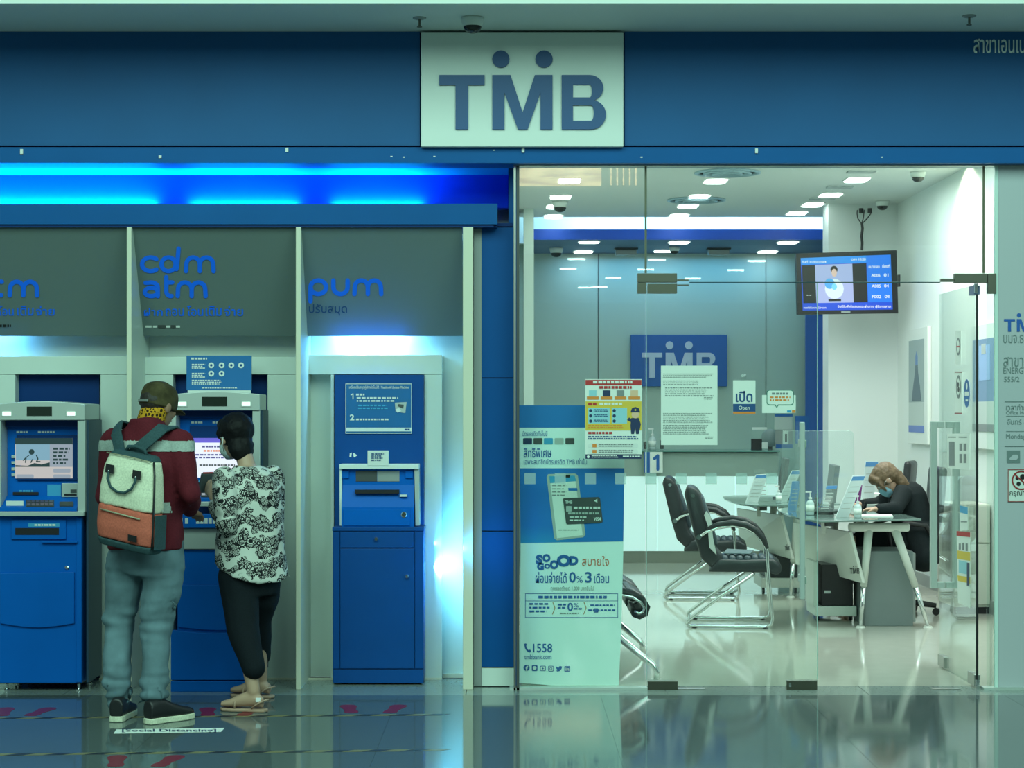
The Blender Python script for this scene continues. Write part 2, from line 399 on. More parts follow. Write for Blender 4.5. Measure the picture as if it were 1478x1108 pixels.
# surrounds of the machines: header and uprights stand proud of the wall
def surround(rects, name='trim_3'):
    s = thing(name, (PX((rects[0][0]+rects[0][2])/2,10.4), 0.4, 0), kind='structure')
    for k, (a, b, c, d_) in enumerate(rects):
        pbox('header' if k == 0 else 'upright', a, b, c, min(d_, 988), 0.38, 0.018 if a == 612.5 else 0.119, m_mint, s, bevel=0.002)
    return s
surround([(441.5,512,638,540),(612.5,540.5,638,988),(477.5,540.5,482,988)])
surround([(207,515,428,540),(207,540.5,250,988),(386,540.5,428,988)], 'trim_4')
surround([(-60,514,183.5,540),(145,540.5,183.5,988),(-60,540.5,22,988)], 'trim_5')
for a, b in ((-60,24),(143,183),(208,252),(386,427.5),(443,481.5),(612.7,637.8)):
    pbox('baseboard_alcove', a, 978, b, 989.5, 0.372, 0.007, m_cream)
# backing boards inside the surrounds
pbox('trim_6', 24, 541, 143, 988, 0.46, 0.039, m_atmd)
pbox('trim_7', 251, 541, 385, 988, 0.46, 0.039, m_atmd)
pbox('baseboard_strip', 639, 972, 671.5, 990, 0.47, 0.028, m_cream)

# glowing recess: LED bar hidden behind the upright beside the strip
lbz = thing('led_bar', (PX(618,10.44), 0.45, 0.36), 'slim blue white light bar tucked behind the upright right of the passbook machine', 'lamp')
obj('tube', MB().cyl((PX(618,10.46),0.45,0.36),(PX(618,10.46),0.45,0.92),0.008), mat('led tube', (1,1,1), emit=(0.35,0.85,1), es=2), lbz)
area('strip_light', (PX(621,10.44), 0.44, 0.62), (0.02, 0.62), 13, (0.14, 0.62, 1.0), (0, R(-90), R(22)))
area('strip_light', (PX(621,10.44), 0.44, 0.75), (0.02, 1.3), 6.5, (0.03, 0.36, 1.0), (0, R(-90), R(22)))
# lamps behind the header panels
area('booth_lamp', (PX(535,10.36), 0.40, 1.93), (0.34, 0.03), 8.5, (0.20, 0.62, 1.0), (R(25),0,0))
area('booth_lamp', (PX(-15,10.36), 0.40, 1.93), (0.25, 0.03), 1.6, (0.13, 0.50, 1.0), (R(25),0,0))
area('booth_lamp', (PX(535,10.36), 0.385, 1.90), (0.40, 0.03), 4.5, (0.01, 0.30, 1.0), (R(-120),0,0))

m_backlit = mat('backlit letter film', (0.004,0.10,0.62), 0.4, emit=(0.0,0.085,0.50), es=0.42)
# sloping header panels with lettering
m_head = bpy.data.materials.new('header grey'); m_head.use_nodes = True
_n = m_head.node_tree; _b = _n.nodes['Principled BSDF']; _b.inputs['Base Color'].default_value = (0.20,0.26,0.245,1); _b.inputs['Roughness'].default_value = 0.4
_t = _n.nodes.new('ShaderNodeBsdfTranslucent'); _t.inputs[0].default_value = (0.20,0.42,0.60,1)
_m = _n.nodes.new('ShaderNodeMixShader'); _m.inputs[0].default_value = 0.3
_n.links.new(_b.outputs[0], _m.inputs[1]); _n.links.new(_t.outputs[0], _m.inputs[2]); _n.links.new(_m.outputs[0], _n.nodes['Material Output'].inputs[0])
A = Vector((0, 0.035, PZ(328,10.035))); Bq = Vector((0, 0.33, PZ(485,10.33)))
dv = (Bq-A).normalized(); HN = Vector((0, dv.z, -dv.y)); HN = HN if HN.y < 0 else -HN
HS = (A, HN)
def header(x0, x1, label):
    o = thing('header_panel', ((PX(x0,10.2)+PX(x1,10.2))/2, 0.2, PZ(485,10.33)), label, 'sign', 'sloping signs over the machines')
    mb = MB(); th = HN*-0.008
    P = [Vector((PX(x0,10.03),A.y,A.z)), Vector((PX(x1,10.03),A.y,A.z)), Vector((PX(x1,10.03),Bq.y,Bq.z)), Vector((PX(x0,10.03),Bq.y,Bq.z))]
    mb.add(P+[p+th for p in P], [(0,1,2,3),(7,6,5,4),(0,4,5,1),(1,5,6,2),(2,6,7,3),(3,7,4,0)])
    obj('panel', mb, m_head, o); return o
h1 = header(-60, 182.5, 'sloping grey sign reading atm above the leftmost cash machine')
h2 = header(191, 426.5, 'sloping grey sign reading cdm atm above the second cash machine')
h3 = header(435, 667, 'sloping grey sign reading pum above the passbook machine')
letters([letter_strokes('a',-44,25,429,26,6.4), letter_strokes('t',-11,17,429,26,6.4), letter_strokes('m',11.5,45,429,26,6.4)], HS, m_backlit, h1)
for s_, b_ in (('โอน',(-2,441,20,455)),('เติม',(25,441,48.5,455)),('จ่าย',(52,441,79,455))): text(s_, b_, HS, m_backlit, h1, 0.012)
words((-30,468,18,472), 1, HS, m_black, h1, fill=0.9)
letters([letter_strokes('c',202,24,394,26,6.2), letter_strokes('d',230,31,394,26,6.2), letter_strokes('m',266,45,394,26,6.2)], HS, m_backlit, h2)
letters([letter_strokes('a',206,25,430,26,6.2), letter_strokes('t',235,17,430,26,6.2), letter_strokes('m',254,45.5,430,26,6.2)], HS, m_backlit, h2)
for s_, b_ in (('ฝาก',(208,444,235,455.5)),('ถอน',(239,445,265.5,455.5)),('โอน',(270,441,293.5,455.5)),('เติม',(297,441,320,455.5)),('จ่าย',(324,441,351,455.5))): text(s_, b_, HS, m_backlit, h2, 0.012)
decal('print_strip', [rc(210,469.5,219,472.5),rc(221,469.5,227,472.5),rc(240,469.5,246,472.5),rc(254,469.5,260,472.5)], HS, m_sign, h2, 0.003)
decal('print_strip', [rc(228,469,239,473),rc(246.5,469,253.5,473)], HS, m_dgrey, h2, 0.003)
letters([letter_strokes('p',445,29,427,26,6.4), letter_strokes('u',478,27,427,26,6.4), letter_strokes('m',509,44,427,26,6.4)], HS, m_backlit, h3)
text('ปรับสมุด', (446,438,501,455), HS, m_ink, h3, 0.008)

# ---------------- shop-front glazing ----------------
fr = thing('trim_8', (1.4, 0, 0), kind='structure')
obj('head_rail', MB().box(PX(741,10), 4.3, -0.03, 0.05, PZ(240,10), PZ(235,9.9)), m_steel, fr)
obj('jamb', MB().box(PX(741.5,10), PX(744.5,10), -0.03, 0.05, 0, PZ(240,10)-0.001), m_steel, fr)
obj('jamb', MB().box(PX(745.5,10), PX(749.5,10), -0.03, 0.05, 0, PZ(240,10)-0.001), m_dgrey, fr)
obj('sill', MB().box(PX(741,10)-0.02, PX(934,10), -0.03, 0.05, 0.0, 0.014), m_silver, fr)
obj('sill', MB().box(PX(1418,10), 4.3, -0.03, 0.05, 0.0, 0.014), m_silver, fr)
def pane(px0, py0, px1, py1, name, lab=None, m=m_glass, Y=0.0, th=0.010):
    return obj(name, MB().box(PX(px0,10), PX(px1,10), Y, Y+th, PZ(py1,10), PZ(py0,10)), m, None, kind='structure')
pane(749.8, 240, 931.2, 994, 'window_1')
w2 = pane(932.6, 240, 1419.5, 406.5, 'window_2')
w3 = pane(1424.5, 408, 1436, 994, 'window_3')
w4 = pane(1420.5, 240, 1436, 406.8, 'window_4')
obj('joint', MB().box(PX(930.5,10), PX(933.6,10), 0.001, 0.009, PZ(394,10), PZ(240,10)), mat('silicone joint', (0.13,0.13,0.08), 0.5), w2)
obj('joint', MB().box(PX(1418.5,10), PX(1421.3,10), -0.001, 0.012, PZ(394,10), PZ(240,10)), mat('silicone joint', (0.3,0.3,0.22), 0.5), w2)
# door leaves
obj('glass_edge', MB().box(PX(995,10), PX(1357,10), 0.0005, 0.0095, PZ(408.2,10)+0.0006, PZ(406.6,10)-0.0006), mat('dark glass edge', (0.03,0.08,0.08), 0.2), w2)
def patch(name, mb, parent): return obj(name, mb, m_bronze, parent, bevel=0.003)
d1 = thing('door_1', (PX(1056,10), 0, 0), kind='structure')
obj('leaf', MB().box(PX(933.5,10), PX(1179.5,10), 0.0, 0.010, PZ(991,10), PZ(408,10)), m_glass, d1)
pm = m_bronze
obj('top_fitting', MB().box(PX(920,10), PX(977,10), -0.014, 0.024, PZ(407.6,10), PZ(394.5,10)), pm, d1, bevel=0.002)
obj('top_fitting', MB().box(PX(920,10), PX(933,10), -0.014, 0.024, PZ(423.5,10), PZ(408.2,10)), pm, d1, bevel=0.002)
obj('top_fitting', MB().box(PX(934.5,10), PX(977,10), -0.014, 0.024, PZ(423.5,10), PZ(409.5,10)), pm, d1, bevel=0.002)
obj('pivot_pin', MB().box(PX(977.5,10), PX(994,10), -0.006, 0.016, PZ(405.5,10), PZ(403,10)), pm, d1)
obj('pivot_pin', MB().box(PX(977.5,10), PX(994,10), -0.006, 0.016, PZ(412.5,10), PZ(410.5,10)), pm, d1)
obj('bottom_fitting', MB().box(PX(935,10), PX(978,10), -0.014, 0.024, PZ(998,10), PZ(982,10)), pm, d1, bevel=0.002)
obj('glass_edge', MB().box(PX(1179.6,10), PX(1180.6,10), 0.001, 0.009, PZ(980,10), PZ(408.6,10)), mat('pale glass edge', (0.35,0.55,0.50), 0.3), d1)
obj('glass_edge', MB().box(PX(932.6,10), PX(933.4,10), 0.001, 0.009, PZ(981,10), PZ(424,10)), mat('pale glass edge', (0,0,0)), d1)
lk = obj('bottom_lock', MB().box(PX(1135,10), PX(1179,10), -0.014, 0.024, PZ(995.5,10), PZ(981.5,10)), pm, d1, bevel=0.002)
pbox('lock_slot', 1139, 985, 1142, 991, -0.016, 0.003, m_chrome, lk)
def handle(parent, x, y0, y1, za, zb, sgn, xdir=False):
    """square section pull bar with two brackets, on one side of a leaf"""
    t = 0.019
    mb = MB()
    if not xdir:
        mb.box(x-t, x+t, y0, y0+2*t, za, zb)
        for z in (za+0.02, zb-0.02): mb.box(x-t*0.9, x+t*0.9, min(y0+2*t, y1), max(y0+2*t, y1), z-t*0.8, z+t*0.8)
    return obj('handle', mb, m_silver, parent, bevel=0.002)
# pull handles of the closed leaf (one outside, one inside)
hx = PX(1157,10)
obj('handle', MB().box(hx-0.022, hx+0.002, -0.10, -0.062, PZ(864,9.92), PZ(609,9.92)).box(hx-0.02, hx, -0.062, -0.001, PZ(640,9.92)-0.02, PZ(640,9.92)+0.02).box(hx-0.02, hx, -0.062, -0.001, PZ(835,9.92)-0.02, PZ(835,9.92)+0.02), m_silver, d1, bevel=0.003)
obj('handle', MB().box(hx+0.006, hx+0.030, 0.072, 0.11, PZ(862,10.1), PZ(613,10.1)).box(hx+0.008, hx+0.028, 0.011, 0.072, PZ(640,10.1)-0.02, PZ(640,10.1)+0.02).box(hx+0.008, hx+0.028, 0.011, 0.072, PZ(835,10.1)-0.02, PZ(835,10.1)+0.02), m_silver, d1, bevel=0.003)
d2 = thing('door_2', (PX(1412,10), 0.03, 0), kind='structure')
dx = PX(1412.5,10); DX = dx
obj('leaf', MB().box(dx-0.006, dx+0.006, 0.03, 0.89, PZ(997,10)+0.015, PZ(409.5,10)), m_glass, d2)
obj('edge_seal', MB().box(dx-0.008, dx+0.004, 0.022, 0.0295, 0.02, PZ(424,10)), m_black, d2)
pbox('top_fitting', 1378, 394.5, 1425.5, 408, -0.014, 0.038, m_bronze, d2, bevel=0.002)
pbox('top_fitting', 1426, 394.5, 1438, 423.5, -0.014, 0.038, m_bronze, d2, bevel=0.002)
pbox('pivot_pin', 1358, 402, 1377.5, 406.5, -0.006, 0.022, m_bronze, d2)
pbox('pivot', 1407, 409, 1411.5, 423, 0.004, 0.018, m_chrome, d2)
obj('top_bracket', MB().box(dx-0.016, dx+0.016, 0.04, 0.15, PZ(424,10), PZ(411,10)), mat('blue grey fitting', (0.10,0.16,0.30), 0.4), d2)
obj('bottom_fitting', MB().box(dx-0.016, dx+0.016, 0.03, 0.18, 0.012, 0.075), m_steel, d2, bevel=0.002)
obj('bottom_lock', MB().box(dx-0.016, dx+0.016, 0.74, 0.89, 0.012, 0.075), m_steel, d2, bevel=0.002)
obj('pivot', MB().cyl((dx,0.02,0),(dx,0.02,0.05),0.012), m_chrome, d2)
hz0, hz1 = PZ(848,10.8), PZ(608,10.8)
for sg in (-1, 1):
    X0 = dx+sg*0.065; mb = MB().box(X0-0.018, X0+0.018, 0.76, 0.80, hz0, hz1)
    a, b = sorted((X0+0.018*-sg, dx+0.006*sg))
    for z in (hz0, hz1-0.036): mb.box(a, b, 0.762, 0.798, z, z+0.036)
    obj('handle', mb, m_silver, d2, bevel=0.003)
# floor guides of the door track
for a, b, y in ((978,1018,997),(1345,1385,996)):
    obj('door_guide', MB().box(PX(a,10), PX(b,10), -0.02, 0.03, 0.0005, 0.006), m_steel, None, kind='structure')
# frosted panel at the right
m_frost = mat('frosted film panel', (0.47,0.50,0.53), 0.35)
fp = thing('wall_right_front', (PX(1500,10), 0, 0), kind='structure')
pbox('panel', 1441, 240, 1800, 993, 0.0, 0.02, m_frost, fp)
pbox('light_edge', 1436, 240, 1440.7, 993, -0.003, 0.023, mat('panel edge', (0.62,0.80,0.74), 0.3), fp)
m_prt = mat('grey print', (0.16,0.22,0.22), 0.5)
dd = 10.0
letters(tmb_logo(1449, 452, 1507, 478.5), dd, mat('logo blue', (0.01,0.10,0.42), 0.4), fp)
text('บมจ.ธนาคาร', (1448,483,1508,495), dd, m_prt, fp)
text('สาขาเอน', (1448,515,1500,529), dd, m_prt, fp)
text('ENERGY', (1448,530,1483,539), dd, m_prt, fp)
text('555/2', (1449,543.5,1471,551), dd, m_prt, fp)
decal('rule', [rc(1450,579,1520,580),rc(1452,600,1520,600.7),rc(1452,622,1520,622.7),rc(1450,643.5,1520,644.5)], dd, m_prt, fp, 0.003)
text('เวลาทำการ', (1452,583,1490,592), dd, m_prt, fp); text('Office Hours', (1452,593,1490,598), dd, m_prt, fp)
text('จันทร์ - ศุกร์', (1453,604,1500,615), dd, m_prt, fp); text('Monday', (1452,626,1480,635), dd, m_prt, fp)
decal('square_mark', [rc(1453,650,1472,668)], dd, m_prt, fp, 0.003)
decal('square_mark', [[(1456,662),(1462,656),(1468,656),(1470,660),(1466,664),(1458,664)]], dd, m_frost, fp, 0.005)
ns = pbox('prohibition_sticker', 1454.5, 677, 1500, 724, -0.004, 0.003, m_sign, None, label='white square sticker with a red prohibition ring on the frosted panel', cat='sticker')
m_red = mat('print red', (0.30,0.02,0.02), 0.5)
decal('ring', [[o for o in [(1474+14*math.cos(R(a)),693+14*math.sin(R(a))),(1474+14*math.cos(R(a+15)),693+14*math.sin(R(a+15))),(1474+12*math.cos(R(a+15)),693+12*math.sin(R(a+15))),(1474+12*math.cos(R(a)),693+12*math.sin(R(a)))]] for a in range(0,360,15)]+stroke([(1464,684),(1484,702)],2), 9.996, m_red, ns, 0.003)
decal('symbol', [circ(1470,698,3), circ(1476,688,4), circ(1468,690,2.5), circ(1480,698,3)], 9.996, m_black, ns, 0.002)
text('กรุณางด', (1457,709,1490,717), 9.996, m_black, ns)
decal('edge_line', [rc(1454.5,677,1500,678),rc(1454.5,677,1455.5,724),rc(1454.5,723,1500,724)], 9.996, m_red, ns, 0.003)

# ---------------- bank interior shell ----------------
XR = 3.5
sbox('wall_left', -0.16, 0.03, 0.63, 10.1, 0, 3.36, m_mint)
sbox('wall_left', -0.018, 0.03, 0.13, 0.629, 0, 3.36, m_blue)
sbox('wall_right', XR, XR+0.15, 0.13, 10.1, 0, 3.5, mat('right wall white', (0.74,0.80,0.77), 0.55))
wb = sbox('wall_back', 0.03, XR, 10.0, 10.15, 0, 3.7, mat('teal grey wall', (0.42,0.54,0.47), 0.35))
sbox('ceiling', 0.0, XR+0.15, 0.06, 8.25, 3.36, 3.45, m_ceil)
sbox('ceiling', 0.0, XR+0.15, 8.25, 9.1, 3.62, 3.68, m_ceil)
sbox('wall_cove', 0.03, XR, 8.95, 9.05, 3.17, 3.62, m_white)
sbox('ceiling', 0.20, XR, 8.40, 10.0, 3.155, 3.17, mat('soffit underside', (0.05,0.11,0.22), 0.5))
sbox('trim_9', 0.20, XR, 8.38, 8.40, 3.155, 3.255, mat('cove lip blue', (0.01,0.08,0.5), 0.4))
area('bank_cove', (1.9, 8.55, 3.20), (2.9, 0.06), 42, (0.42, 0.80, 1.0), (R(155), 0, 0))
area('bank_cove', (1.9, 8.47, 3.20), (3.2, 0.04), 10, (0.05, 0.35, 1.0), (R(200), 0, 0))
sbox('wall_column', 2.87, XR, 7.1, 7.4, 0, 3.36, mat('column white', (0.72,0.78,0.76), 0.55))
sbox('wall_pier', PX(756,17.5), PX(770.5,17.5), 7.5, 7.9, 0, 3.36, mat('pier paint', (0.62,0.74,0.68), 0.55))
sbox('baseboard_right', XR-0.015, XR, 0.3, 7.1, 0, 0.10, m_grey)
# wall panels joints on the back wall
for x in (863, 1010, 1140):
    pass
obj('wall_joint', MB().box(PX(863,20), PX(864,20), 9.995, 10.0, 1.2, 3.15).box(PX(1105,20), PX(1106,20), 9.995, 10.0, 1.2, 3.15), m_dgrey, wb)
# blue glazed panel at the right end of the counter
sbox('wall_blue', PX(1162,19.9), XR, 9.86, 9.9, 0.0, PZ(455,19.9), mat('blue wall panel', (0.03,0.12,0.42), 0.35))
sbox('wall_blue', PX(1176,19.9), XR, 9.86, 9.9, PZ(454,19.9), 3.15, mat('blue wall panel lit', (0.10,0.27,0.55), 0.35))  # brighter blue copy: the light washing down from the soffit, put into the colour

# ---------------- the far side of the mall hall (seen only mirrored in the glass) ----------------
sbox('ceiling', -16, 16, -62, -40, 5.66, 5.9, m_soffit)
sbox('wall_far', -16, 16, -65.3, -65, 0, 14, mat('far wall', (0.35,0.38,0.36), 0.7))
for k, (px_, py_) in enumerate(((832,374),(820,388),(948,375),(932,389),(1092,377),(1062,390),(885,401),(1000,402),(866,414),(845,415))):
    D_ = 4.16*FPX/(HY-py_)
    obj('tube_lamp', MB().box(PX(px_,D_)-0.24,PX(px_,D_)+0.24,10-D_-0.03,10-D_+0.03,5.61,5.655), mat('mall tube', (1,1,1), emit=(0.8,1,0.95), es=14), None, label='white tube lamp across the hall, mirrored '+('at the left above the logo wall','left of the dome camera mirror','beside the top door fitting','just left of the glass joint','under the right soffit box','left of the wall joint','below the first mirrored pair','right of the top door fitting','lowest at the left','lowest at the right','before the television','over the television')[k], cat='lamp', group='gallery tube lamps')
m_sun = mat('evening sky', (0,0,0), 0.5, emit=(1.0,0.62,0.25), es=7)
nt = m_sun.node_tree; tc = nt.nodes.new('ShaderNodeTexCoord'); mp = nt.nodes.new('ShaderNodeMapping'); mp.inputs['Scale'].default_value = (0.5,1,2.2); nq = nt.nodes.new('ShaderNodeTexNoise'); nq.inputs['Scale'].default_value = 1.6; nq.inputs['Detail'].default_value = 6; rq = nt.nodes.new('ShaderNodeValToRGB')
rq.color_ramp.elements[0].position = 0.35; rq.color_ramp.elements[0].color = (0.55,0.30,0.16,1); rq.color_ramp.elements[1].position = 0.6; rq.color_ramp.elements[1].color = (1.0,0.75,0.38,1)
nt.links.new(tc.outputs['Object'], mp.inputs[0]); nt.links.new(mp.outputs[0], nq.inputs['Vector']); nt.links.new(nq.outputs['Fac'], rq.inputs[0]); nt.links.new(rq.outputs[0], nt.nodes['Principled BSDF'].inputs['Emission Color'])
obj('window_5', MB().box(PX(744,74.9),PX(868,74.9),-64.99,-64.9,1.47+327/FPX*74.9,1.47+357/FPX*74.9), m_sun, None, kind='structure')
for k in range(5): obj('window_6', MB().box(PX(881+9*k,74.9),PX(883+9*k,74.9),-64.99,-64.9,1.47+328/FPX*74.9,1.47+355/FPX*74.9), m_sun, None, kind='structure')
# ================= CASH MACHINES =================
m_scrw = mat('screen white', (0.1,0.1,0.1), 0.3, emit=(0.82,0.88,1.0), es=1.0)
m_scrp = mat('screen purple', (0.05,0.05,0.1), 0.3, emit=(0.13,0.10,0.62), es=1.0)
m_scr1 = mat('screen sky', (0.05,0.05,0.1), 0.3, emit=(0.19,0.36,0.44), es=1.0)
m_scr2 = mat('screen sand', (0.05,0.05,0.1), 0.3, emit=(0.50,0.47,0.43), es=1.0)
m_scr3 = mat('screen grey', (0.05,0.05,0.1), 0.3, emit=(0.27,0.32,0.36), es=1.0)
m_scrk = mat('screen dark', (0.02,0.03,0.03), 0.3, emit=(0.012,0.03,0.035), es=1.0)
m_scrt = mat('screen text', (0.02,0.02,0.03), 0.3, emit=(0.10,0.10,0.28), es=1.0)
m_scro = mat('screen orange text', (0.1,0.04,0.02), 0.3, emit=(0.75,0.28,0.16), es=1.0)
m_lens = mat('machine lamp', (0.8,0.85,0.8), 0.3, emit=(0.75,1,0.85), es=0.9)
m_lblue = mat('light blue plate', (0.05,0.35,0.62), 0.4)
m_win = mat('camera window', (0.02,0.028,0.022), 0.2)
m_cab = mat('cabinet blue', (0.002,0.065,0.27), 0.42, spec=0.2, noise_amt=0.04, nscale=6)
def bars(name, rects, d, m, parent, off=0.002, th=0.003):
    return decal(name, [rc(*r) for r in rects], d, m, parent, off, th)
def cash_machine(xl, yt, label, screen, back=0.28):
    """silver-hooded machine; pixel frame of the first one shifted by (dx, dy); lower cabinet down to the floor"""
    Y = -0.05; d = Y+10; dx, dy = xl+2, yt-583
    t = thing('cash_machine', (PX(60+dx,d), 0.15, 0), label, 'cash machine', 'cash machines in the booths')
    def X(p): return PX(p+dx, d)
    def Z(p): return PZ(p+dy, d)
    # hood
    top = [(-2,606),(-2,584)]+[(-2+126*k/10, 583-4.2*math.sin(math.pi*k/10)) for k in range(0,11)]+[(124,606)]
    obj('hood', MB().prism([(X(a),Z(b)) for a,b in top], 'y', Y-0.03, back), m_silver, t, bevel=0.004)
    for a, b, n in ((-2,3,'side_post'),(113,124,'side_post')):
        obj(n, MB().box(X(a),X(b),Y-0.02,back,Z(744),Z(606)-0.001), m_silver, t, bevel=0.003)
    obj('camera_window', MB().box(X(41),X(77),Y-0.033,Y-0.02,Z(600),Z(586.6)), m_win, t)
    for a, b in ((4.5,20),(97,112)):
        l = obj('lamp_housing', MB().box(X(a),X(b),Y-0.033,Y-0.02,Z(601),Z(592.5)), m_silver, t)
        obj('lamp', MB().box(X(a+1.5),X(b-1.5),Y-0.036,Y-0.0335,Z(599.7),Z(594)), m_lens, l)
    # recessed face
    obj('fascia', MB().box(X(3)+0.001,X(113)-0.001,Y+0.10,back-0.01,Z(736),Z(606)-0.002), m_atm, t)
    obj('recess_shade', MB().box(X(3)+0.001,X(113)-0.001,Y+0.06,Y+0.099,Z(616),Z(606)-0.002), m_atmd, t)  # dark strip stands in for the shade under the hood
    obj('side_panel', MB().box(X(124)+0.0005,X(124)+0.012,Y+0.01,back,Z(985),Z(606)), mat('side panel slate', (0.012,0.045,0.085), 0.45), t)
    s = d+0.10
    # slanted keyboard shelf
    obj('keyboard_shelf', MB().prism([(Y-0.035,Z(737)),(Y-0.035,Z(733)),(Y+0.099,Z(716)),(Y+0.099,Z(737))], 'x', X(1), X(113)-0.001), m_atm, t)
    SH = (Vector((0,Y-0.035,Z(733))), Vector((0,-(Z(716)-Z(733)),0.134)).normalized())
    for r, m, n in (((9,724,34,730),m_sign,'label_plate'),((86,725,106,731),m_dgrey,'reader')):
        decal(n, [rc(r[0]+dx,r[1]+dy,r[2]+dx,r[3]+dy)], SH, m, t, 0.0, 0.006)
    decal('keypad_plate', [rc(38+dx,722.5+dy,78+dx,731.5+dy)], SH, m_dgrey, t, 0.0, 0.005)
    for i in range(6):
        for j in range(2):
            decal('key', [rc(39.5+dx+i*6.4,723.4+dy+j*4,44.4+dx+i*6.4,726.6+dy+j*4)], SH, m_steel, t, 0.0051, 0.004)
    obj('silver_lip', MB().box(X(-2),X(124),Y-0.05,Y+0.05,Z(744),Z(737.3)), m_silver, t, bevel=0.003)
    # screen
    b = obj('screen_bezel', MB().box(X(18),X(108),Y+0.085,Y+0.099,Z(694),Z(628)), m_atmd, t, bevel=0.003)
    sd = Y+0.085+10
    def sc(n, r, m, off=0.002, par=b): return decal(n, [rc(r[0]+dx,r[1]+dy,r[2]+dx,r[3]+dy)], sd, m, par, off)
    if screen == 1:
        sc('screen', (22,632,105,690), m_scr2); sc('title_bar', (22,632,105,641), m_scrk, 0.003)
        sc('picture', (23,641,72,664), m_scr1, 0.003); sc('side_text_panel', (72,641,105,673.5), m_scr3, 0.003)
        decal('hills', [[(22.5+dx,673.5+dy),(22.5+dx,671+dy),(40+dx,672+dy),(50+dx,668+dy),(60+dx,670+dy),(72+dx,667+dy),(72+dx,673.5+dy)]], sd, m_scrk, b, 0.004)
        decal('dancing_figures', stroke([(34+dx,664+dy),(38+dx,660+dy),(37+dx,667+dy)],1.6)+stroke([(38+dx,660+dy),(42+dx,657+dy)],1.2)+stroke([(53+dx,657+dy),(55+dx,662+dy),(53+dx,666+dy),(58+dx,666+dy)],1.8)+[circ(46+dx,652+dy,4)]+stroke([(45+dx,667+dy),(47+dx,663+dy)],1.6), sd, m_scrk, b, 0.004)
        words((77+dx,646+dy,102+dx,672+dy), 5, sd, m_scrk, b, off=0.004)
        for r in ((77,676,102,682),(77,684.5,102,690),(24,684.5,49,690)): decal('button_on_screen', [rrect(r[0]+dx,r[1]+dy,r[2]+dx,r[3]+dy,2)], sd, m_scr3, b, 0.004)
    else:
        sc('screen', (17,646,104,703), m_scrw); sc('title_bar', (17,646,104,652.5), m_scrp, 0.003)
        words((40+dx,657+dy,90+dx,660+dy), 1, sd, m_scrt, b, fill=0.9, off=0.004); words((42+dx,663+dy,88+dx,666+dy), 1, sd, m_scro, b, fill=0.9, off=0.004)
        words((30+dx,669+dy,94+dx,677+dy), 2, sd, m_scrt, b, off=0.004); words((36+dx,684+dy,90+dx,687+dy), 1, sd, m_dgrey, b, fill=0.7, off=0.004)
    for k in range(4):
        y = 657.5+k*8.8
        obj('function_key', MB().box(X(10),X(17),Y+0.09,Y+0.0985,Z(y+4),Z(y)), m_silver, t, bevel=0.001)
        obj('function_key', MB().box(X(108.3),X(112.5),Y+0.09,Y+0.0985,Z(y+4),Z(y)), m_silver, t, bevel=0.001)
    words((24+dx,622+dy,41+dx,625+dy), 1, s, m_sign, t, fill=0.9); words((55+dx,622+dy,80+dx,625+dy), 1, s, m_sign, t, fill=0.9)
    obj('cash_slot', MB().box(X(12),X(49),Y+0.09,Y+0.0985,Z(715),Z(711)), m_black, t)
    words((28+dx,707+dy,49+dx,710+dy), 1, s, m_lblue, t, fill=0.9)
    obj('blue_plate', MB().box(X(62),X(82),Y+0.093,Y+0.0985,Z(719),Z(700)), m_lblue, t)
    c = obj('card_reader', MB().box(X(84),X(110),Y+0.075,Y+0.0985,Z(718),Z(698)), m_silver, t, bevel=0.002)
    obj('reader_slot', MB().box(X(88),X(106),Y+0.073,Y+0.0745,Z(716),Z(713)), m_black, c); obj('reader_window', MB().box(X(97),X(106),Y+0.073,Y+0.0745,Z(712),Z(707)), m_dgrey, c)
    return t, X, Z, Y, dx, dy
# --- machine 1 ---
t, X, Z, Y, dx, dy = cash_machine(-2, 583, 'cash machine at the left edge with a landscape picture on its screen', 1)
obj('lower_cabinet', MB().box(X(-8),X(118),Y,0.27,Z(985.5),Z(744.5)), m_atm, t, bevel=0.004)
p_ = obj('receipt_panel', MB().box(X(17),X(96),Y-0.012,Y-0.0005,Z(778),Z(750)), m_atm, t, bevel=0.003)
obj('receipt_slot', MB().box(X(23),X(86),Y-0.0135,Y-0.0125,Z(771.5),Z(761.5)), m_black, p_)
decal('label', [rc(41,755,86,760)], Y-0.012+10, m_lblue, p_, 0.001); words((50,756,82,759), 1, Y-0.012+10, m_sign, p_, fill=0.9)
obj('shelf_lip', MB().box(X(61),X(113),Y-0.02,Y-0.0005,Z(783),Z(780)), m_atm, t, bevel=0.002)
obj('lock', MB().lathe((X(96.6),Y-0.006,Z(819)), [(0.011,0.0055),(0.011,0),(0.007,-0.003)], 16, 'y'), m_chrome, t)
cp = [(1,826.5),(108,825)]+[(108-107*k/10, 899+6*math.sin(math.pi*k/10)) for k in range(11)]
obj('curved_door', MB().prism([(X(a),Z(b)) for a,b in cp], 'y', Y-0.014, Y-0.0005), m_atm, t, bevel=0.003)
obj('corner_edge', MB().box(X(110.5),X(118),Y-0.006,Y-0.0005,Z(984),Z(746)), m_atm, t, bevel=0.002)
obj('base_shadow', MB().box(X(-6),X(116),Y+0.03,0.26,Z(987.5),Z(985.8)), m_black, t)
for x in (8, 112):
    obj('foot', MB().lathe((X(x),Y+0.03,0.0), [(0.018,0),(0.018,0.006),(0.008,0.010),(0.008,Z(987.5))], 14), m_chrome, t)
for x in (8, 112):
    obj('foot', MB().lathe((X(x),0.22,0.0), [(0.018,0),(0.018,0.006),(0.008,0.010),(0.008,Z(987.5))], 14), m_chrome, t)
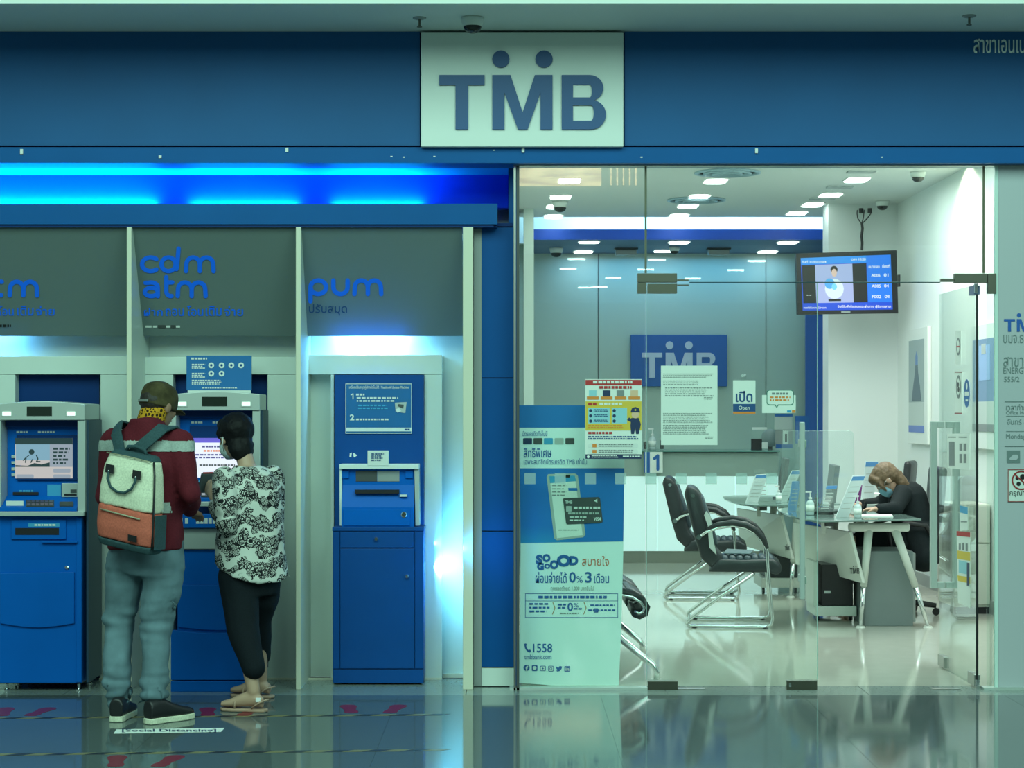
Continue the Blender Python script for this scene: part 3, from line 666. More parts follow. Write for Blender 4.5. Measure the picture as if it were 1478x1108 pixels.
# --- machine 2 ---
t, X, Z, Y, dx, dy = cash_machine(250, 569, 'cash machine with a bright white screen that the two customers use', 2, 0.18)
D = Y+10
def x2(p): return PX(p, D)
def z2(p): return PZ(p, D)
obj('grey_apron', MB().box(x2(252),x2(374),Y-0.02,0.17,z2(792),z2(762)), m_silver, t, bevel=0.004)
obj('blue_keyboard_tray', MB().box(x2(253),x2(364),Y-0.05,Y+0.02,z2(761),z2(741)), m_atm, t, bevel=0.004)
for a in (259,267,283,289,295,301,307,330,336): pbox('key', a, 747.5, a+4.6, 755.5, Y-0.052, 0.0018, m_sign, t)
obj('lower_cabinet', MB().box(x2(256),x2(374),Y,0.17,z2(981),z2(793)), m_atm, t, bevel=0.004)
cp = [(257,843.5),(373,843.5),(373,904)]+[(373-116*k/10, 904+5*math.sin(math.pi*k/10)) for k in range(1,10)]+[(257,904)]
obj('upper_door', MB().prism([(x2(a),z2(b)) for a,b in cp], 'y', Y-0.014, Y-0.0005), m_atm, t, bevel=0.003)
cp = [(248,980),(248,908)]+[(248+128*k/10, 908+4.5*math.sin(math.pi*k/10)) for k in range(1,10)]+[(376,908),(376,980)]
obj('lower_door', MB().prism([(x2(a),z2(b)) for a,b in cp], 'y', Y-0.03, Y-0.0005), m_atm, t, bevel=0.003)
obj('plinth', MB().box(x2(248),x2(376),Y-0.03,0.17,0.0,z2(981.5)), m_atm, t, bevel=0.003)
obj('lock', MB().lathe((x2(271),Y-0.006,z2(846)), [(0.006,0.0055),(0.006,0),(0.004,-0.002)], 12, 'y'), m_chrome, t)
# notice board over machine 2
nb = thing('notice_board', (PX(316,10.2), 0.25, PZ(567,10.2)), 'blue instruction board with round icons on top of the second cash machine', 'sign')
obj('board', MB().box(PX(269,10.2),PX(363,10.2),0.20,0.215,PZ(563,10.2),PZ(513,10.2)), mat('notice blue', (0.006,0.14,0.40), 0.4), nb, bevel=0.002)
obj('lower_strip', MB().box(PX(271,10.2),PX(362,10.2),0.198,0.21,PZ(567.5,10.2),PZ(563,10.2)-0.0005), m_sign, nb)
obj('support', MB().box(PX(300,10.2),PX(330,10.2),0.216,0.25,PZ(568.3,10.2),PZ(540,10.2)), m_dgrey, nb)
for x, y in ((305,527),(320,527),(334,527),(348,527),(305,539),(320,539)):
    decal('icon', [circ(x,y,4.2)], 10.2, m_sign, nb, 0.002); decal('icon_mark', [circ(x,y,1.8,10)], 10.2, m_blue, nb, 0.003)
words((276,516,300,519), 1, 10.2, m_sign, nb, fill=0.9); words((277,525,297,533), 3, 10.2, m_sign, nb); words((277,538,297,546), 3, 10.2, m_sign, nb); words((277,548,320,556), 3, 10.2, m_sign, nb); words((292,559,345,561.5), 1, 10.2, m_sign, nb)
# --- passbook machine ---
pm_ = thing('passbook_machine', (PX(546,10.17), 0.3, 0), 'tall dark blue passbook update machine with a numbered instruction sign', 'bank machine')
obj('back_board', MB().box(PX(483,10.34),PX(611.5,10.34),0.34,0.44,PZ(765,10.34),PZ(540.8,10.34)), m_cab, pm_)
s_ = pbox('instruction_sign', 498.7, 553.4, 594.5, 625.4, 0.333, 0.0065, mat('instruction blue', (0.004,0.13,0.36), 0.4), pm_, bevel=0.001)
SD = 10.333
decal('sign_border', [rc(498.7,553.4,594.5,554.3),rc(498.7,624.5,594.5,625.4),rc(498.7,553.4,499.6,625.4),rc(593.6,553.4,594.5,625.4)], SD, m_sign, s_, 0.002)
decal('white_band', [rc(499,617,594,622.3)], SD, m_sign, s_, 0.002)
words((584,618.5,592,621), 1, SD, m_ink, s_, fill=0.9, off=0.004)
text('เครื่องปรับสมุดคู่ฝากอัตโนมัติ / Passbook Update Machine', (504,556,590,562), SD, m_sign, s_, bold=0.01)
decal('numeral', stroke([(506.8,569.8),(509.6,568.2),(509.6,575.6)], 1.5), SD, m_sign, s_, 0.003); text('2', (505,598,511.5,606.5), SD, m_sign, s_, bold=0.03)
words((514,568,527,571), 1, SD, m_sign, s_, fill=0.9); words((515,573,576,581.5), 2, SD, m_sign, s_, ragged=0.15); words((517,584,560,592), 2, SD, m_lblue, s_); words((514,604,561,607), 1, SD, m_sign, s_, fill=0.8, ragged=0.05)
decal('picture', [[(570,581),(587,580),(585,596),(571,594)]], SD, m_silver, s_, 0.003); decal('picture_slot', [[(575,583),(583,584),(582,590),(574,586)]], SD, m_dgrey, s_, 0.004); decal('picture_book', [[(571,591),(576,588),(579,593),(574,595.5)]], SD, m_sign, s_, 0.005)
decal('arrow_mark', [[(505,654),(508,653),(507,660),(504.5,659)],[(510,653),(513,655),(516,657),(511,660),(510,657)]], 10.34, m_sign, pm_, 0.002)
CY = 0.17; cd_ = CY+10
def xc(p): return PX(p, cd_)
def zc(p): return PZ(p, cd_)
obj('cabinet', MB().box(xc(480),xc(611.5),CY+0.012,0.44,0.012,zc(760.5)), m_cab, pm_, bevel=0.003)
obj('cabinet_top', MB().box(xc(479.5),xc(612),CY+0.0,0.44,zc(766),zc(760.6)), m_cab, pm_, bevel=0.002)
dr = obj('drawer', MB().box(xc(491),xc(597),CY,CY+0.0115,zc(790),zc(767)), m_cab, pm_, bevel=0.002)
obj('knob', MB().lathe((xc(543),CY-0.008,zc(777.5)), [(0.010,0.0075),(0.013,0),(0.008,-0.007)], 16, 'y'), m_chrome, dr)
dr = obj('door', MB().box(xc(491),xc(598),CY,CY+0.0115,zc(964.5),zc(791.5)), m_cab, pm_, bevel=0.002)
obj('knob', MB().lathe((xc(587.5),CY-0.008,zc(831.5)), [(0.010,0.0075),(0.013,0),(0.008,-0.007)], 16, 'y'), m_chrome, dr)
for a, b in ((481,490),(599,611)): obj('side_rail', MB().box(xc(a),xc(b),CY+0.002,CY+0.0115,zc(964.5),zc(767)), m_cab, pm_, bevel=0.001)
obj('base', MB().box(xc(481),xc(611),CY+0.002,CY+0.0115,0.01,zc(966)), m_cab, pm_, bevel=0.001)
for x in (486, 606): obj('foot', MB().cyl((xc(x),CY+0.05,0),(xc(x),CY+0.05,0.0115),0.012), m_black, pm_)
# passbook slot unit, cream rim
obj('rim', MB().box(xc(489),xc(604),0.20,0.3395,zc(677),zc(670)), m_sign, pm_, bevel=0.003)
obj('rim', MB().prism([(xc(489),zc(677.2)),(xc(492),zc(677.2)),(xc(492.5),zc(759)),(xc(489),zc(759))], 'y', 0.22, 0.3395), m_sign, pm_)
obj('rim', MB().prism([(xc(597.5),zc(677.2)),(xc(604),zc(677.2)),(xc(605),zc(759)),(xc(599),zc(759))], 'y', 0.22, 0.3395), m_silver, pm_)
u = obj('slot_unit', MB().prism([(0.24,zc(677.3)),(0.24,zc(700)),(0.19,zc(732)),(0.19,zc(760.4)),(0.339,zc(760.4)),(0.339,zc(677.3))], 'x', xc(492.6), xc(597.3)), m_atm, pm_)
for a, b, m in ((513.6,544,m_dgrey),(544.5,576.5,m_grey)): pbox('display', a, 679.5, b, 694.5, 0.236, 0.0038, m, pm_)
for a, b in ((493.5,503.5),(585,596)): pbox('tab', a, 679, b, 690, 0.23, 0.0098, m_atm, pm_, bevel=0.001)
pbox('slot', 512, 706.6, 576, 712, 0.19, 0.03, m_black, pm_); pbox('slot_label', 577, 713.5, 587.5, 716.5, 0.19, 0.02, m_sign, pm_)
pbox('flap', 495.5, 734.5, 592, 758.5, 0.183, 0.0068, m_atm, pm_, bevel=0.0015)
obj('lock', MB().lathe((PX(583,10.18),0.178,PZ(742.4,10.18)), [(0.016,0.0048),(0.016,0),(0.012,-0.003)], 18, 'y'), m_chrome, pm_)
nt_ = pbox('sticker_card', 530.5, 650, 561, 672, 0.195, 0.003, m_sign, None, bevel=0.002, label='small rounded white notice card standing on the passbook slot rim', cat='notice')
words((536,654,555,666), 4, 10.195, m_ink, nt_)

# ================= GLASS STICKERS AND NOTICES =================
m_film = glass('frosted film', (0.9,0.95,0.93), haze=0.32, hazecol=(0.62,0.78,0.76))
for k in range(15):
    x = 757+43.6*k
    if 1140 < x < 1180: continue
    if x > 1190: continue
    o = pbox('frosted_square', x, 682.5, x+16, 698.5, -0.002, 0.0015, m_film, None, kind=None, label='small frosted square on the glass, '+('leftmost, over the banner edge','over the banner left of the phone','over the top of the phone picture','at the right side of the banner','first right of the banner','second right of the banner','third right of the banner','over the front chair back','second from the door handle','just left of the door handle')[k], cat='sticker', group='frosted squares across the glass')
m_pale = mat('paper pale', (0.78,0.84,0.78), 0.6); m_yel = mat('print yellow', (0.72,0.52,0.06), 0.55); m_pred = mat('print red bright', (0.48,0.03,0.03), 0.55)
m_cy = mat('print cyan', (0.30,0.62,0.70), 0.55); m_or = mat('print orange', (0.75,0.25,0.04), 0.55); m_nv = mat('print navy', (0.01,0.03,0.10), 0.5); m_skin2 = mat('print skin', (0.75,0.50,0.32), 0.6)
m_gr = mat('print grey', (0.22,0.25,0.25), 0.6)
def sheet(name, r, label, cat, Y=0.013, m=m_pale, **k):
    o = pbox(name, r[0], r[1], r[2], r[3], Y, 0.0015, m, None, kind=None, label=label, cat=cat, **k); return o
# sheets are stuck on the outer face of the glass
GY = -0.0035; g = 10+GY
o = sheet('safety_poster', (844.5,547,926.5,662), 'small poster with red heading, yellow middle and a saluting officer, stuck on glass', 'poster', GY)
decal('red_band', [rc(845,548,926,555.8)], g, m_pred, o, 0.001); words((856,549.5,915,554), 1, g, m_pale, o, fill=0.8)
words((865,557,915,561), 1, g, m_pred, o, fill=0.9)
for i in range(4):
    x = 847+20*i; decal('picture', [rc(x+3,563,x+14,573)], g, (m_cy,m_nv,m_gr,m_skin2)[i], o, 0.0012); decal('caption_tab', [rc(x,572,x+17,576.5)], g, m_or, o, 0.0016)
decal('yellow_band', [rc(845,579,926,621)], g, m_yel, o, 0.001); words((849,581,862,585), 1, g, m_pred, o, fill=0.9); words((865,581,900,585), 1, g, m_pale, o, fill=0.8)
decal('blue_box', [rc(849,588.5,880,611),rc(883,588.5,905,611)], g, m_cy, o, 0.0014)
for y in (590.5,598,605.5):
    decal('icon', [circ(852.5,y+2,2.3), circ(886.5,y+2,2.3)], g, m_nv, o, 0.002); words((857,y,878,y+4), 2, g, m_ink, o)
words((849,613,900,619), 2, g, m_or, o)
decal('officer_body', [[(911,603),(922,603),(925,612),(922,626),(918,626),(917,618),(915,626),(911,626),(910,614)],[(905,606),(908,602),(913,606),(911,609)]], g, m_nv, o, 0.0022)
decal('officer_face', [circ(917,598,5.5)], g, m_skin2, o, 0.0026); decal('officer_cap', [[(910,595),(912,589),(917,587),(922,589),(924,595)]], g, m_nv, o, 0.003); decal('cap_badge', [circ(917,591.5,1.4,10)], g, m_yel, o, 0.0034)
words((849,623,884,626.5), 1, g, m_pred, o, fill=0.9, ragged=0); words((849,629,922,635), 2, g, m_ink, o)
for y in (639.5, 648): decal('pill', [rrect(849,y,921,y+7,3)], g, m_sign, o, 0.0014); decal('icon', [rc(855,y+1,861,y+6)], g, m_or, o, 0.002); words((864,y+1,916,y+6), 2, g, m_gr, o)
decal('navy_band', [rc(845,655.5,926,662)], g, m_nv, o, 0.001); decal('badge', [circ(849,659,2)], g, m_pale, o, 0.002); words((854,657,892,661), 2, g, m_pale, o, off=0.002); words((899,657.5,925,660.5), 1, g, m_pale, o, off=0.002, ragged=0)
o = sheet('paper_notice', (954,527.5,1035.5,642), 'plain white typed letter taped in the middle of the glass door', 'notice', GY)
words((957,539,1031,546), 3, g, m_gr, o, ragged=0.2, fill=0.3); words((957,549,1020,557), 3, g, m_gr, o, ragged=0.2, fill=0.3, seed=2); words((960,559,1031,573), 5, g, m_gr, o, ragged=0.2, fill=0.3, seed=3); words((1016,573,1029,577), 2, g, m_gr, o, fill=0.4)
words((957,596,1031,611), 6, g, m_gr, o, ragged=0.2, fill=0.3, seed=4); words((957,613,1031,628), 6, g, m_gr, o, ragged=0.2, fill=0.3, seed=5); words((1018,630,1030,634), 2, g, m_gr, o, fill=0.4)
o = sheet('open_sign', (1058,548.7,1090.4,597), 'white and navy hanging sign reading Open on the glass door', 'sign', GY)
decal('navy_band', [rc(1058,582.7,1090.4,594)], g, m_ink, o, 0.001); decal('orange_band', [rc(1058,594.2,1090.4,597)], g, m_or, o, 0.001)
text('เปิด', (1062,564,1086,580), g, m_ink, o, bold=0.02); text('Open', (1066,585.5,1082,592.5), g, m_sign, o, bold=0.01)
obj('suction_hook', MB().lathe((PX(1073,10),-0.001,PZ(544.5,10)), [(0.018,0),(0.016,-0.004),(0.005,-0.007),(0.004,-0.012)], 16, 'y'), m_acryl, o)
o = sheet('speech_bubble_sticker', (1100,570,1148.5,596), 'cream sticker with a speech bubble, right of the open sign', 'sticker', GY)
decal('bubble_outline', [rrect(1106.5,562.5,1145.5,584.5,4), [(1118,584),(1124,584),(1121,588.5)]], g, mat('print green', (0.03,0.22,0.16), 0.6), o, 0.001, 0.001); decal('bubble', [rrect(1107.5,563.5,1144.5,583.5,3.5), [(1119,583),(1123,583),(1121,587)]], g, m_pale, o, 0.0024)
words((1114,566.5,1138,570), 1, g, m_gr, o, fill=0.8, ragged=0, off=0.0035); words((1111,572,1141,580), 2, g, m_or, o, fill=0.55, ragged=0.1, off=0.0035)
decal('orange_mark', [rc(1143,591.5,1148,595.5)], g, m_or, o, 0.002); decal('blue_mark', [rc(1136,592,1142,595)], g, m_lblue, o, 0.002)
# stickers on the open door leaf (seen along the glass)
DS = (Vector((DX-0.008,0,0)), Vector((-1,0,0)))
def door_sheet(name, poly, label, cat, m=m_pale, th=0.0012):
    P = [hit(x,y,DS,0.0) for x,y in poly]; Q = [p+Vector((-th,0,0)) for p in P]; n = len(P); mb = MB()
    mb.add(P+Q, [tuple(range(n)), tuple(range(2*n-1,n-1,-1))]+[(i,(i+1)%n,(i+1)%n+n,i+n) for i in range(n)])
    return obj(name, mb, m, None, label=label, cat=cat)
DS2 = (Vector((DX-0.0092,0,0)), Vector((-1,0,0)))
o = door_sheet('no_smoking_sticker', rc(1379.5,477,1387,526), 'narrow pale sticker high on the open glass door', 'sticker')
decal('ring', [circ(1383.3,500,3,16,13)], DS2, m_gr, o, 0.001); decal('ring_inside', [circ(1383.3,500,1.8,16,9)], DS2, m_pale, o, 0.0015); decal('bar', [rc(1381,499,1385.5,501)], DS2, m_pred, o, 0.002)
o = door_sheet('prohibition_notice', rc(1378,536,1389,597), 'white prohibition notice with dark ring on the open door', 'notice')
decal('ring', [circ(1383.6,558,3.6,16,17)], DS2, m_gr, o, 0.001); decal('ring_inside', [circ(1383.6,558,2.3,16,12)], DS2, m_pale, o, 0.0015); decal('mark', [circ(1383.3,555,1.5,8,4),circ(1384,562,1.5,8,4)], DS2, m_black, o, 0.002)
decal('edge_line', [rc(1378,536,1389,537.5),rc(1378,595.5,1389,597)], DS2, m_red, o, 0.001)
o = door_sheet('round_sticker', circ(1395.6,567.5,4.2,24,20.5), 'round blue sticker near the edge of the open door', 'sticker', mat('round blue', (0.01,0.14,0.42), 0.4)); decal('mark', [rc(1392.6,565,1398.6,571),circ(1395.6,557,1.2,10,5),rc(1394,576,1397.5,579)], DS2, m_pale, o, 0.001)
o = door_sheet('instruction_sheet', [(1367,626),(1400,625),(1399,678),(1368,675)], 'pale instruction sheet behind the square door handle', 'notice')
decal('figure_column', [rc(1370,637,1378,672),rc(1385,640,1389,650),rc(1391,640,1395,650),rc(1385,655,1389,668),rc(1391,655,1395,668)], DS2, m_gr, o, 0.001); decal('rule', [rc(1369,630,1380,631.5),rc(1384,630,1396,631.5)], DS2, m_gr, o, 0.001)
for x in (1364,1371,1378,1385,1391,1397):
    pass
o = door_sheet('blue_headed_leaflet', [(1385.5,729),(1397,732),(1397,765),(1385.5,766)], 'small pale leaflet with blue top low on the open door', 'leaflet'); decal('blue_top', [[(1385.5,729),(1397,732),(1397,742),(1385.5,739)]], DS2, m_lblue, o, 0.001); decal('line', [rc(1387,752,1396,753.5)], DS2, m_gr, o, 0.001)
o = door_sheet('yellow_poster', [(1381,766),(1400.5,768),(1400.5,877),(1383,870)], 'narrow poster with red top and yellow band low on the open door', 'poster')
decal('red_top', [[(1381,766),(1400.5,768),(1400.5,775),(1381,773)]], DS2, m_pred, o, 0.001); decal('yellow_band', [[(1382,794),(1400.5,797),(1400.5,809),(1382,806)],[(1382,830),(1400.5,833),(1400.5,842),(1383,838)]], DS2, m_yel, o, 0.001); decal('blue_boxes', [[(1384,808),(1397,811),(1397,829),(1384,826)]], DS2, m_cy, o, 0.001); decal('pictures', [rc(1384,784,1387,793),rc(1389,783,1392,794),rc(1394,784,1397,795)], DS2, m_gr, o, 0.001); decal('officer', [rc(1396,812,1399.5,845)], DS2, m_nv, o, 0.002)

# ================= PROMOTION STANDEE =================
st = thing('banner_stand', (PX(822,10.16), 0.16, 0), 'tall blue and white promotion banner standing behind the glass with phone and bank card picture', 'banner')
SY = 10.16
P2 = [(746.8,584.5),(902,584.5),(901,700),(899.5,800),(897,900),(893,993.5),(820,990.5),(747.5,985),(750.5,900),(751.5,783),(750,675)]
obj('banner', MB().prism([(PX(a,SY),PZ(b,SY)) for a,b in P2], 'y', 0.16, 0.163), mat('banner cloth', (0.80,0.94,0.93), 0.5), st)
obj('pole', MB().cyl((PX(822,SY),0.19,0.02),(PX(822,SY),0.19,1.48),0.012), m_steel, st)
obj('base_bar', MB().box(PX(752,SY),PX(890,SY),0.166,0.25,0.0,0.02), m_silver, st, bevel=0.004)
obj('cross_rail', MB().box(PX(748,SY),PX(900,SY),0.164,0.185,PZ(590,SY),PZ(585,SY)), m_silver, st)
m_bb = mat('banner blue', (0.005,0.17,0.52), 0.5); m_bt = mat('banner ink', (0.01,0.11,0.38), 0.5)
nbb = bpy.data.materials.new('banner blue fade'); nbb.use_nodes = True; nt = nbb.node_tree
tc = nt.nodes.new('ShaderNodeTexCoord'); mp = nt.nodes.new('ShaderNodeTexGradient'); mp.gradient_type = 'SPHERICAL'; rmp = nt.nodes.new('ShaderNodeValToRGB'); mpp = nt.nodes.new('ShaderNodeMapping')
mpp.inputs['Location'].default_value = (0.6,0,-2.1); mpp.inputs['Scale'].default_value = (3.2,1,3.6)
nt.links.new(tc.outputs['Object'], mpp.inputs[0]); nt.links.new(mpp.outputs[0], mp.inputs[0]); nt.links.new(mp.outputs[0], rmp.inputs[0])
rmp.color_ramp.elements[0].color = (0.005,0.17,0.55,1); rmp.color_ramp.elements[1].color = (0.04,0.50,0.72,1)
nt.links.new(rmp.outputs[0], nt.nodes['Principled BSDF'].inputs['Base Color'])
decal('blue_top', [rc(747,584.6,901.8,617)], SY, m_bb, st, 0.001)
decal('blue_middle', [[(750.2,675.5),(901.2,675.5),(899.6,781),(751.5,783.5)]], SY, nbb, st, 0.001)
text('บัตรเครดิตทีเอ็มบี', (754,621,790,629), SY, m_bt, st)
for x, m in zip((755,770,785,800.5,816), (m_nv,m_dgrey,m_lblue,m_silver,m_dgrey)): decal('card_picture', [rrect(x,632,x+13,641,1.2)], SY, m, st, 0.002); 
text('สิทธิพิเศษ', (756,647,796,660), SY, m_bt, st, bold=0.01); text('เฉพาะสมาชิกบัตรเครดิต TMB เท่านั้น', (756,661,847,670), SY, m_bt, st)
ph = decal('phone_picture', [[(791,684),(830,683),(834,686),(845,771),(842,775),(804,779.5),(800,777),(789,688)]], SY, m_silver, st, 0.002)
decal('phone_screen', [[(793,687),(829.5,686),(841,772),(804,776.5)]], SY, m_pale, ph, 0.003); decal('phone_header', [[(793,687),(829.5,686),(831.5,694),(794,697)]], SY, m_lblue, ph, 0.004); decal('phone_notch', [[(814,685),(823,685),(822,689),(815,689)]], SY, m_black, ph, 0.005)
decal('phone_button', [[(820,704),(833,704),(833.5,708),(820.5,708)]], SY, m_bb, ph, 0.004); words((797,700,818,718), 4, SY, m_gr, ph, off=0.004, fill=0.3); words((806,764,836,768), 1, SY, m_gr, ph, off=0.004, fill=0.3)
cdp = decal('bank_card_picture', [[(814,718.5),(864,717),(866,719),(870,752),(868,754),(819,756.5),(817,755),(812.5,720)]], SY, m_dgrey, st, 0.006)
text('TMB', (815.5,722,826,726.5), SY, m_sign, cdp, bold=0.02, off=0.0075); text('VISA', (856,746,867.5,751.5), SY, m_sign, cdp, bold=0.03, off=0.0075, slant=1)
decal('chip', [rrect(817,730,825,738,1)], SY, m_silver, cdp, 0.0075); words((828,731,866,735), 1, SY, m_sign, cdp, off=0.0075, fill=0.8, ragged=0); words((820,739,864,742.5), 1, SY, m_silver, cdp, off=0.0075, fill=0.8, ragged=0); words((822,745,848,754), 2, SY, m_sign, cdp, off=0.0075, fill=0.4)
decal('contactless_mark', [[(857,722.5),(862,719.5),(862,725)]], SY, m_sign, cdp, 0.0075)
for s, b in (('S',(773.5,800,783,814)),('O',(783,799,794.5,811)),('G',(775,811.5,785,822.5)),('O',(785.5,813,794,820.5)),('O',(793.5,808,806,821)),('O',(803.5,800,824,817.5)),('D',(822,802,834.5,815.5))):
    text(s, b, SY, m_bt, st, bold=0.065)
text('สบายใจ', (840,802,879,816), SY, mat('print coral', (0.62,0.17,0.08), 0.5), st)
text('ผ่อนจ่ายได้', (773,825,818,841), SY, m_bt, st, bold=0.01); text('0', (821.5,825,831,840.5), SY, m_bt, st, bold=0.02); text('%', (832,831,841,840.5), SY, m_bt, st); text('3', (844.5,825,854,840.5), SY, m_bt, st, bold=0.02); text('เดือน', (857.5,827,879,841), SY, m_bt, st, bold=0.01)
text('ทุกยอดตั้งแต่ 1,000 บาทขึ้นไป', (795,845,857,853.5), SY, m_gr, st)
def outline(x0,y0,x1,y1,w): return [rc(x0,y0,x1,y0+w),rc(x0,y1-w,x1,y1),rc(x0,y0,x0+w,y1),rc(x1-w,y0,x1,y1)]
decal('box_outline', outline(758,856,892,891,0.7)+[rc(758,866.5,892,867.1)], SY, m_bt, st, 0.002)
words((777,859.5,876,864.5), 1, SY, m_bt, st, fill=0.75, ragged=0.02); words((764,870,794,886), 3, SY, m_bt, st, ragged=0.4, fill=0.45, seed=3); text('0', (819,869.5,827,881.5), SY, m_bt, st, bold=0.02); text('%', (828,870,835,876), SY, m_bt, st); words((805,871,817,880), 2, SY, m_bt, st, ragged=0); words((828,877,841,881), 1, SY, m_bt, st, ragged=0); words((808,884,836,887), 1, SY, m_gr, st); words((852,872,888,876), 1, SY, m_bt, st, ragged=0.1); words((849,879,888,883), 1, SY, m_bt, st, ragged=0); decal('app_mark', [rrect(857,877.5,863.5,883.5,1)], SY, m_bt, st, 0.0045)
for x in (798,843): decal('chevron', stroke([(x,869),(x+3,877),(x-0.5,886)], 1.0), SY, mat('print brown', (0.45,0.2,0.08), 0.5), st, 0.002)
text('1558', (769.5,928.5,797,941), SY, m_bt, st, bold=0.01); decal('handset_mark', stroke([(758,930),(759,935),(762,939),(765,940)], 2.4)+[circ(758.5,930,1.8),circ(764.5,939,1.8)], SY, m_bt, st, 0.002)
text('tmbbank.com', (757,944,796,951), SY, m_bt, st)
decal('social_mark', [circ(760,963.5,4.4)], SY, m_bt, st, 0.002); text('f', (758.6,960.5,762.2,968), SY, m_pale, st, bold=0.03, off=0.0045)
decal('social_mark', [rrect(767.5,959.5,775.8,968,1.6)], SY, m_bt, st, 0.002); decal('mark_inside', [circ(771.6,963.5,2.7)], SY, m_pale, st, 0.0045)
decal('social_mark', [rrect(779.5,960.5,787.8,968,1.6)], SY, m_bt, st, 0.002); decal('mark_inside', [rrect(780.4,961.4,786.9,967.1,1)], SY, m_pale, st, 0.003); decal('mark_play', [[(782.6,962.7),(785.4,964.3),(782.6,965.9)]], SY, m_bt, st, 0.0045)
decal('social_mark', [rrect(791,960.5,799.3,968.6,2)], SY, m_bt, st, 0.002); decal('mark_inside', [rrect(791.9,961.4,798.4,967.7,1.6)], SY, m_pale, st, 0.003); decal('mark_ring', [circ(795.1,964.5,2)], SY, m_bt, st, 0.0042); decal('mark_ring_inside', [circ(795.1,964.5,1.2)], SY, m_pale, st, 0.005)
decal('social_mark', [[(802.5,961.5),(806,963.6),(807.5,961),(809.6,961),(811.3,961.8),(810.5,965),(808,968),(804.5,968.8),(802.6,967.6),(805,966.8),(803,964.4)]], SY, m_bt, st, 0.002)
decal('social_mark', [rrect(814.6,961,822.8,969,1)], SY, m_bt, st, 0.002); text('in', (816.2,963,821.4,967.5), SY, m_pale, st, bold=0.02, off=0.0045)
# ================= CEILING FITTINGS =================
def dome(x, y_top, Y, zc_, r, label, group='dome cameras'):
    o = thing('dome_camera', (x, Y, zc_-r*1.5), label, 'camera', group)
    obj('housing', MB().lathe((x,Y,zc_-0.001), [(r,0),(r,-r*0.25),(r*0.85,-r*0.75)], 24), m_sign, o, True)
    obj('lens_dome', MB().lathe((x,Y,zc_-0.001), [(r*0.8,-r*0.76)]+[(r*0.8*math.cos(R(a)),-r*0.76-r*0.62*math.sin(R(a))) for a in range(10,90,16)], 24), mat('smoked dome', (0.012,0.014,0.014), 0.12), o, True)
dome(PX(682,9.55), 0, -0.45, 3.47, 0.058, 'white dome camera under the mall soffit above the logo board')
dome(PX(808,17.0), 0, 6.9, 3.36, 0.07, 'dome camera on the bank ceiling between the leftmost downlights')
dome(PX(803,19.3), 0, 9.3, 3.155, 0.07, 'dome camera under the blue soffit at its left end')
dome(PX(972,19.3), 0, 9.2, 3.155, 0.055, 'dome camera under the blue soffit near its middle')
dome(PX(1325,14.8), 0, 4.8, 3.36, 0.06, 'dome camera on the bank ceiling near the right wall, nearer one')
dome(PX(1272,16.9), 0, 6.85, 3.36, 0.06, 'dome camera on the ceiling right above the television')
def sprinkler(x, Y, zc_, label):
    o = thing('sprinkler', (x, Y, zc_-0.05), label, 'sprinkler', 'ceiling sprinklers')
    obj('plate', MB().lathe((x,Y,zc_), [(0.034,0),(0.034,-0.005),(0.02,-0.010)], 18), m_grey, o); obj('stem', MB().cyl((x,Y,zc_-0.010),(x,Y,zc_-0.045),0.006), m_bronze, o); obj('deflector', MB().cyl((x,Y,zc_-0.045),(x,Y,zc_-0.049),0.013), m_bronze, o)
sprinkler(PX(605.5,9.55), -0.45, 3.47, 'ceiling sprinkler under the mall soffit left of the dome camera')
sprinkler(PX(1399,9.5), -0.5, 3.47, 'ceiling sprinkler under the mall soffit at the right')
def downlight(px, py, zc_, label, group, w=0.17, l=0.30):
    d = (zc_-CAM.z)*FPX/(HY-py); x = PX(px, d); y = d-10
    o = thing('downlight', (x, y, zc_-0.012), label, 'ceiling light', group)
    obj('trim_ring', MB().prism([(x+a,y+b) for a,b in [(u-0,v-0) for u,v in rrect(-w/2-0.015,-l/2-0.015,w/2+0.015,l/2+0.015,0.05)]], 'z', zc_-0.006, zc_-0.0005), m_white, o)
    obj('diffuser', MB().prism([(x+a,y+b) for a,b in rrect(-w/2,-l/2,w/2,l/2,0.045)], 'z', zc_-0.012, zc_-0.0065), m_lamp, o)
rows = ['front', 'second', 'third', 'last']
for c, pts in (('left', ((822,260),(809,283.5),(803,297.5),(799,311.5))), ('middle', ((1033,260.5),(1009,283),(993,296.5),(980,310.5))), ('right', ((1237,258.5),(1199,280.5),(1173,294.5),(1150,307)))):
    for (x, y), rn in zip(pts, rows): downlight(x, y, 3.36, 'rounded white downlight, %s one of the %s row in the bank ceiling' % (rn, c), 'bank ceiling downlights')
for (x, y), n in zip(((850,348.5),(842,363),(980,349),(958,361.5),(1137,349),(1108,363)), ('left pair, nearer','left pair, farther','middle pair, nearer','middle pair, farther','right pair, nearer','right pair, farther')):
    downlight(x, min(y,362.5), 3.155, 'white downlight under the blue soffit, %s' % n, 'soffit downlights', 0.19, 0.22)
for px, py, n in ((1005,288,'farther'),(1050,248.5,'nearer')):
    d = 1.89*FPX/(HY-py); x = PX(px,d); y = d-10
    o = thing('round_diffuser', (x,y,3.34), 'round white ceiling air diffuser with rings, %s from the glass' % n, 'vent', 'round air diffusers')
    for r0, r1, z_ in ((0.26,0.23,3.348),(0.19,0.165,3.342),(0.12,0.10,3.337)):
        obj('ring', MB().lathe((x,y,0), [(r0,3.359),(r0,z_),(r1,z_-0.004),(r1,3.359)], 36), mat('diffuser enamel', (0.35,0.50,0.58), 0.35), o, True)
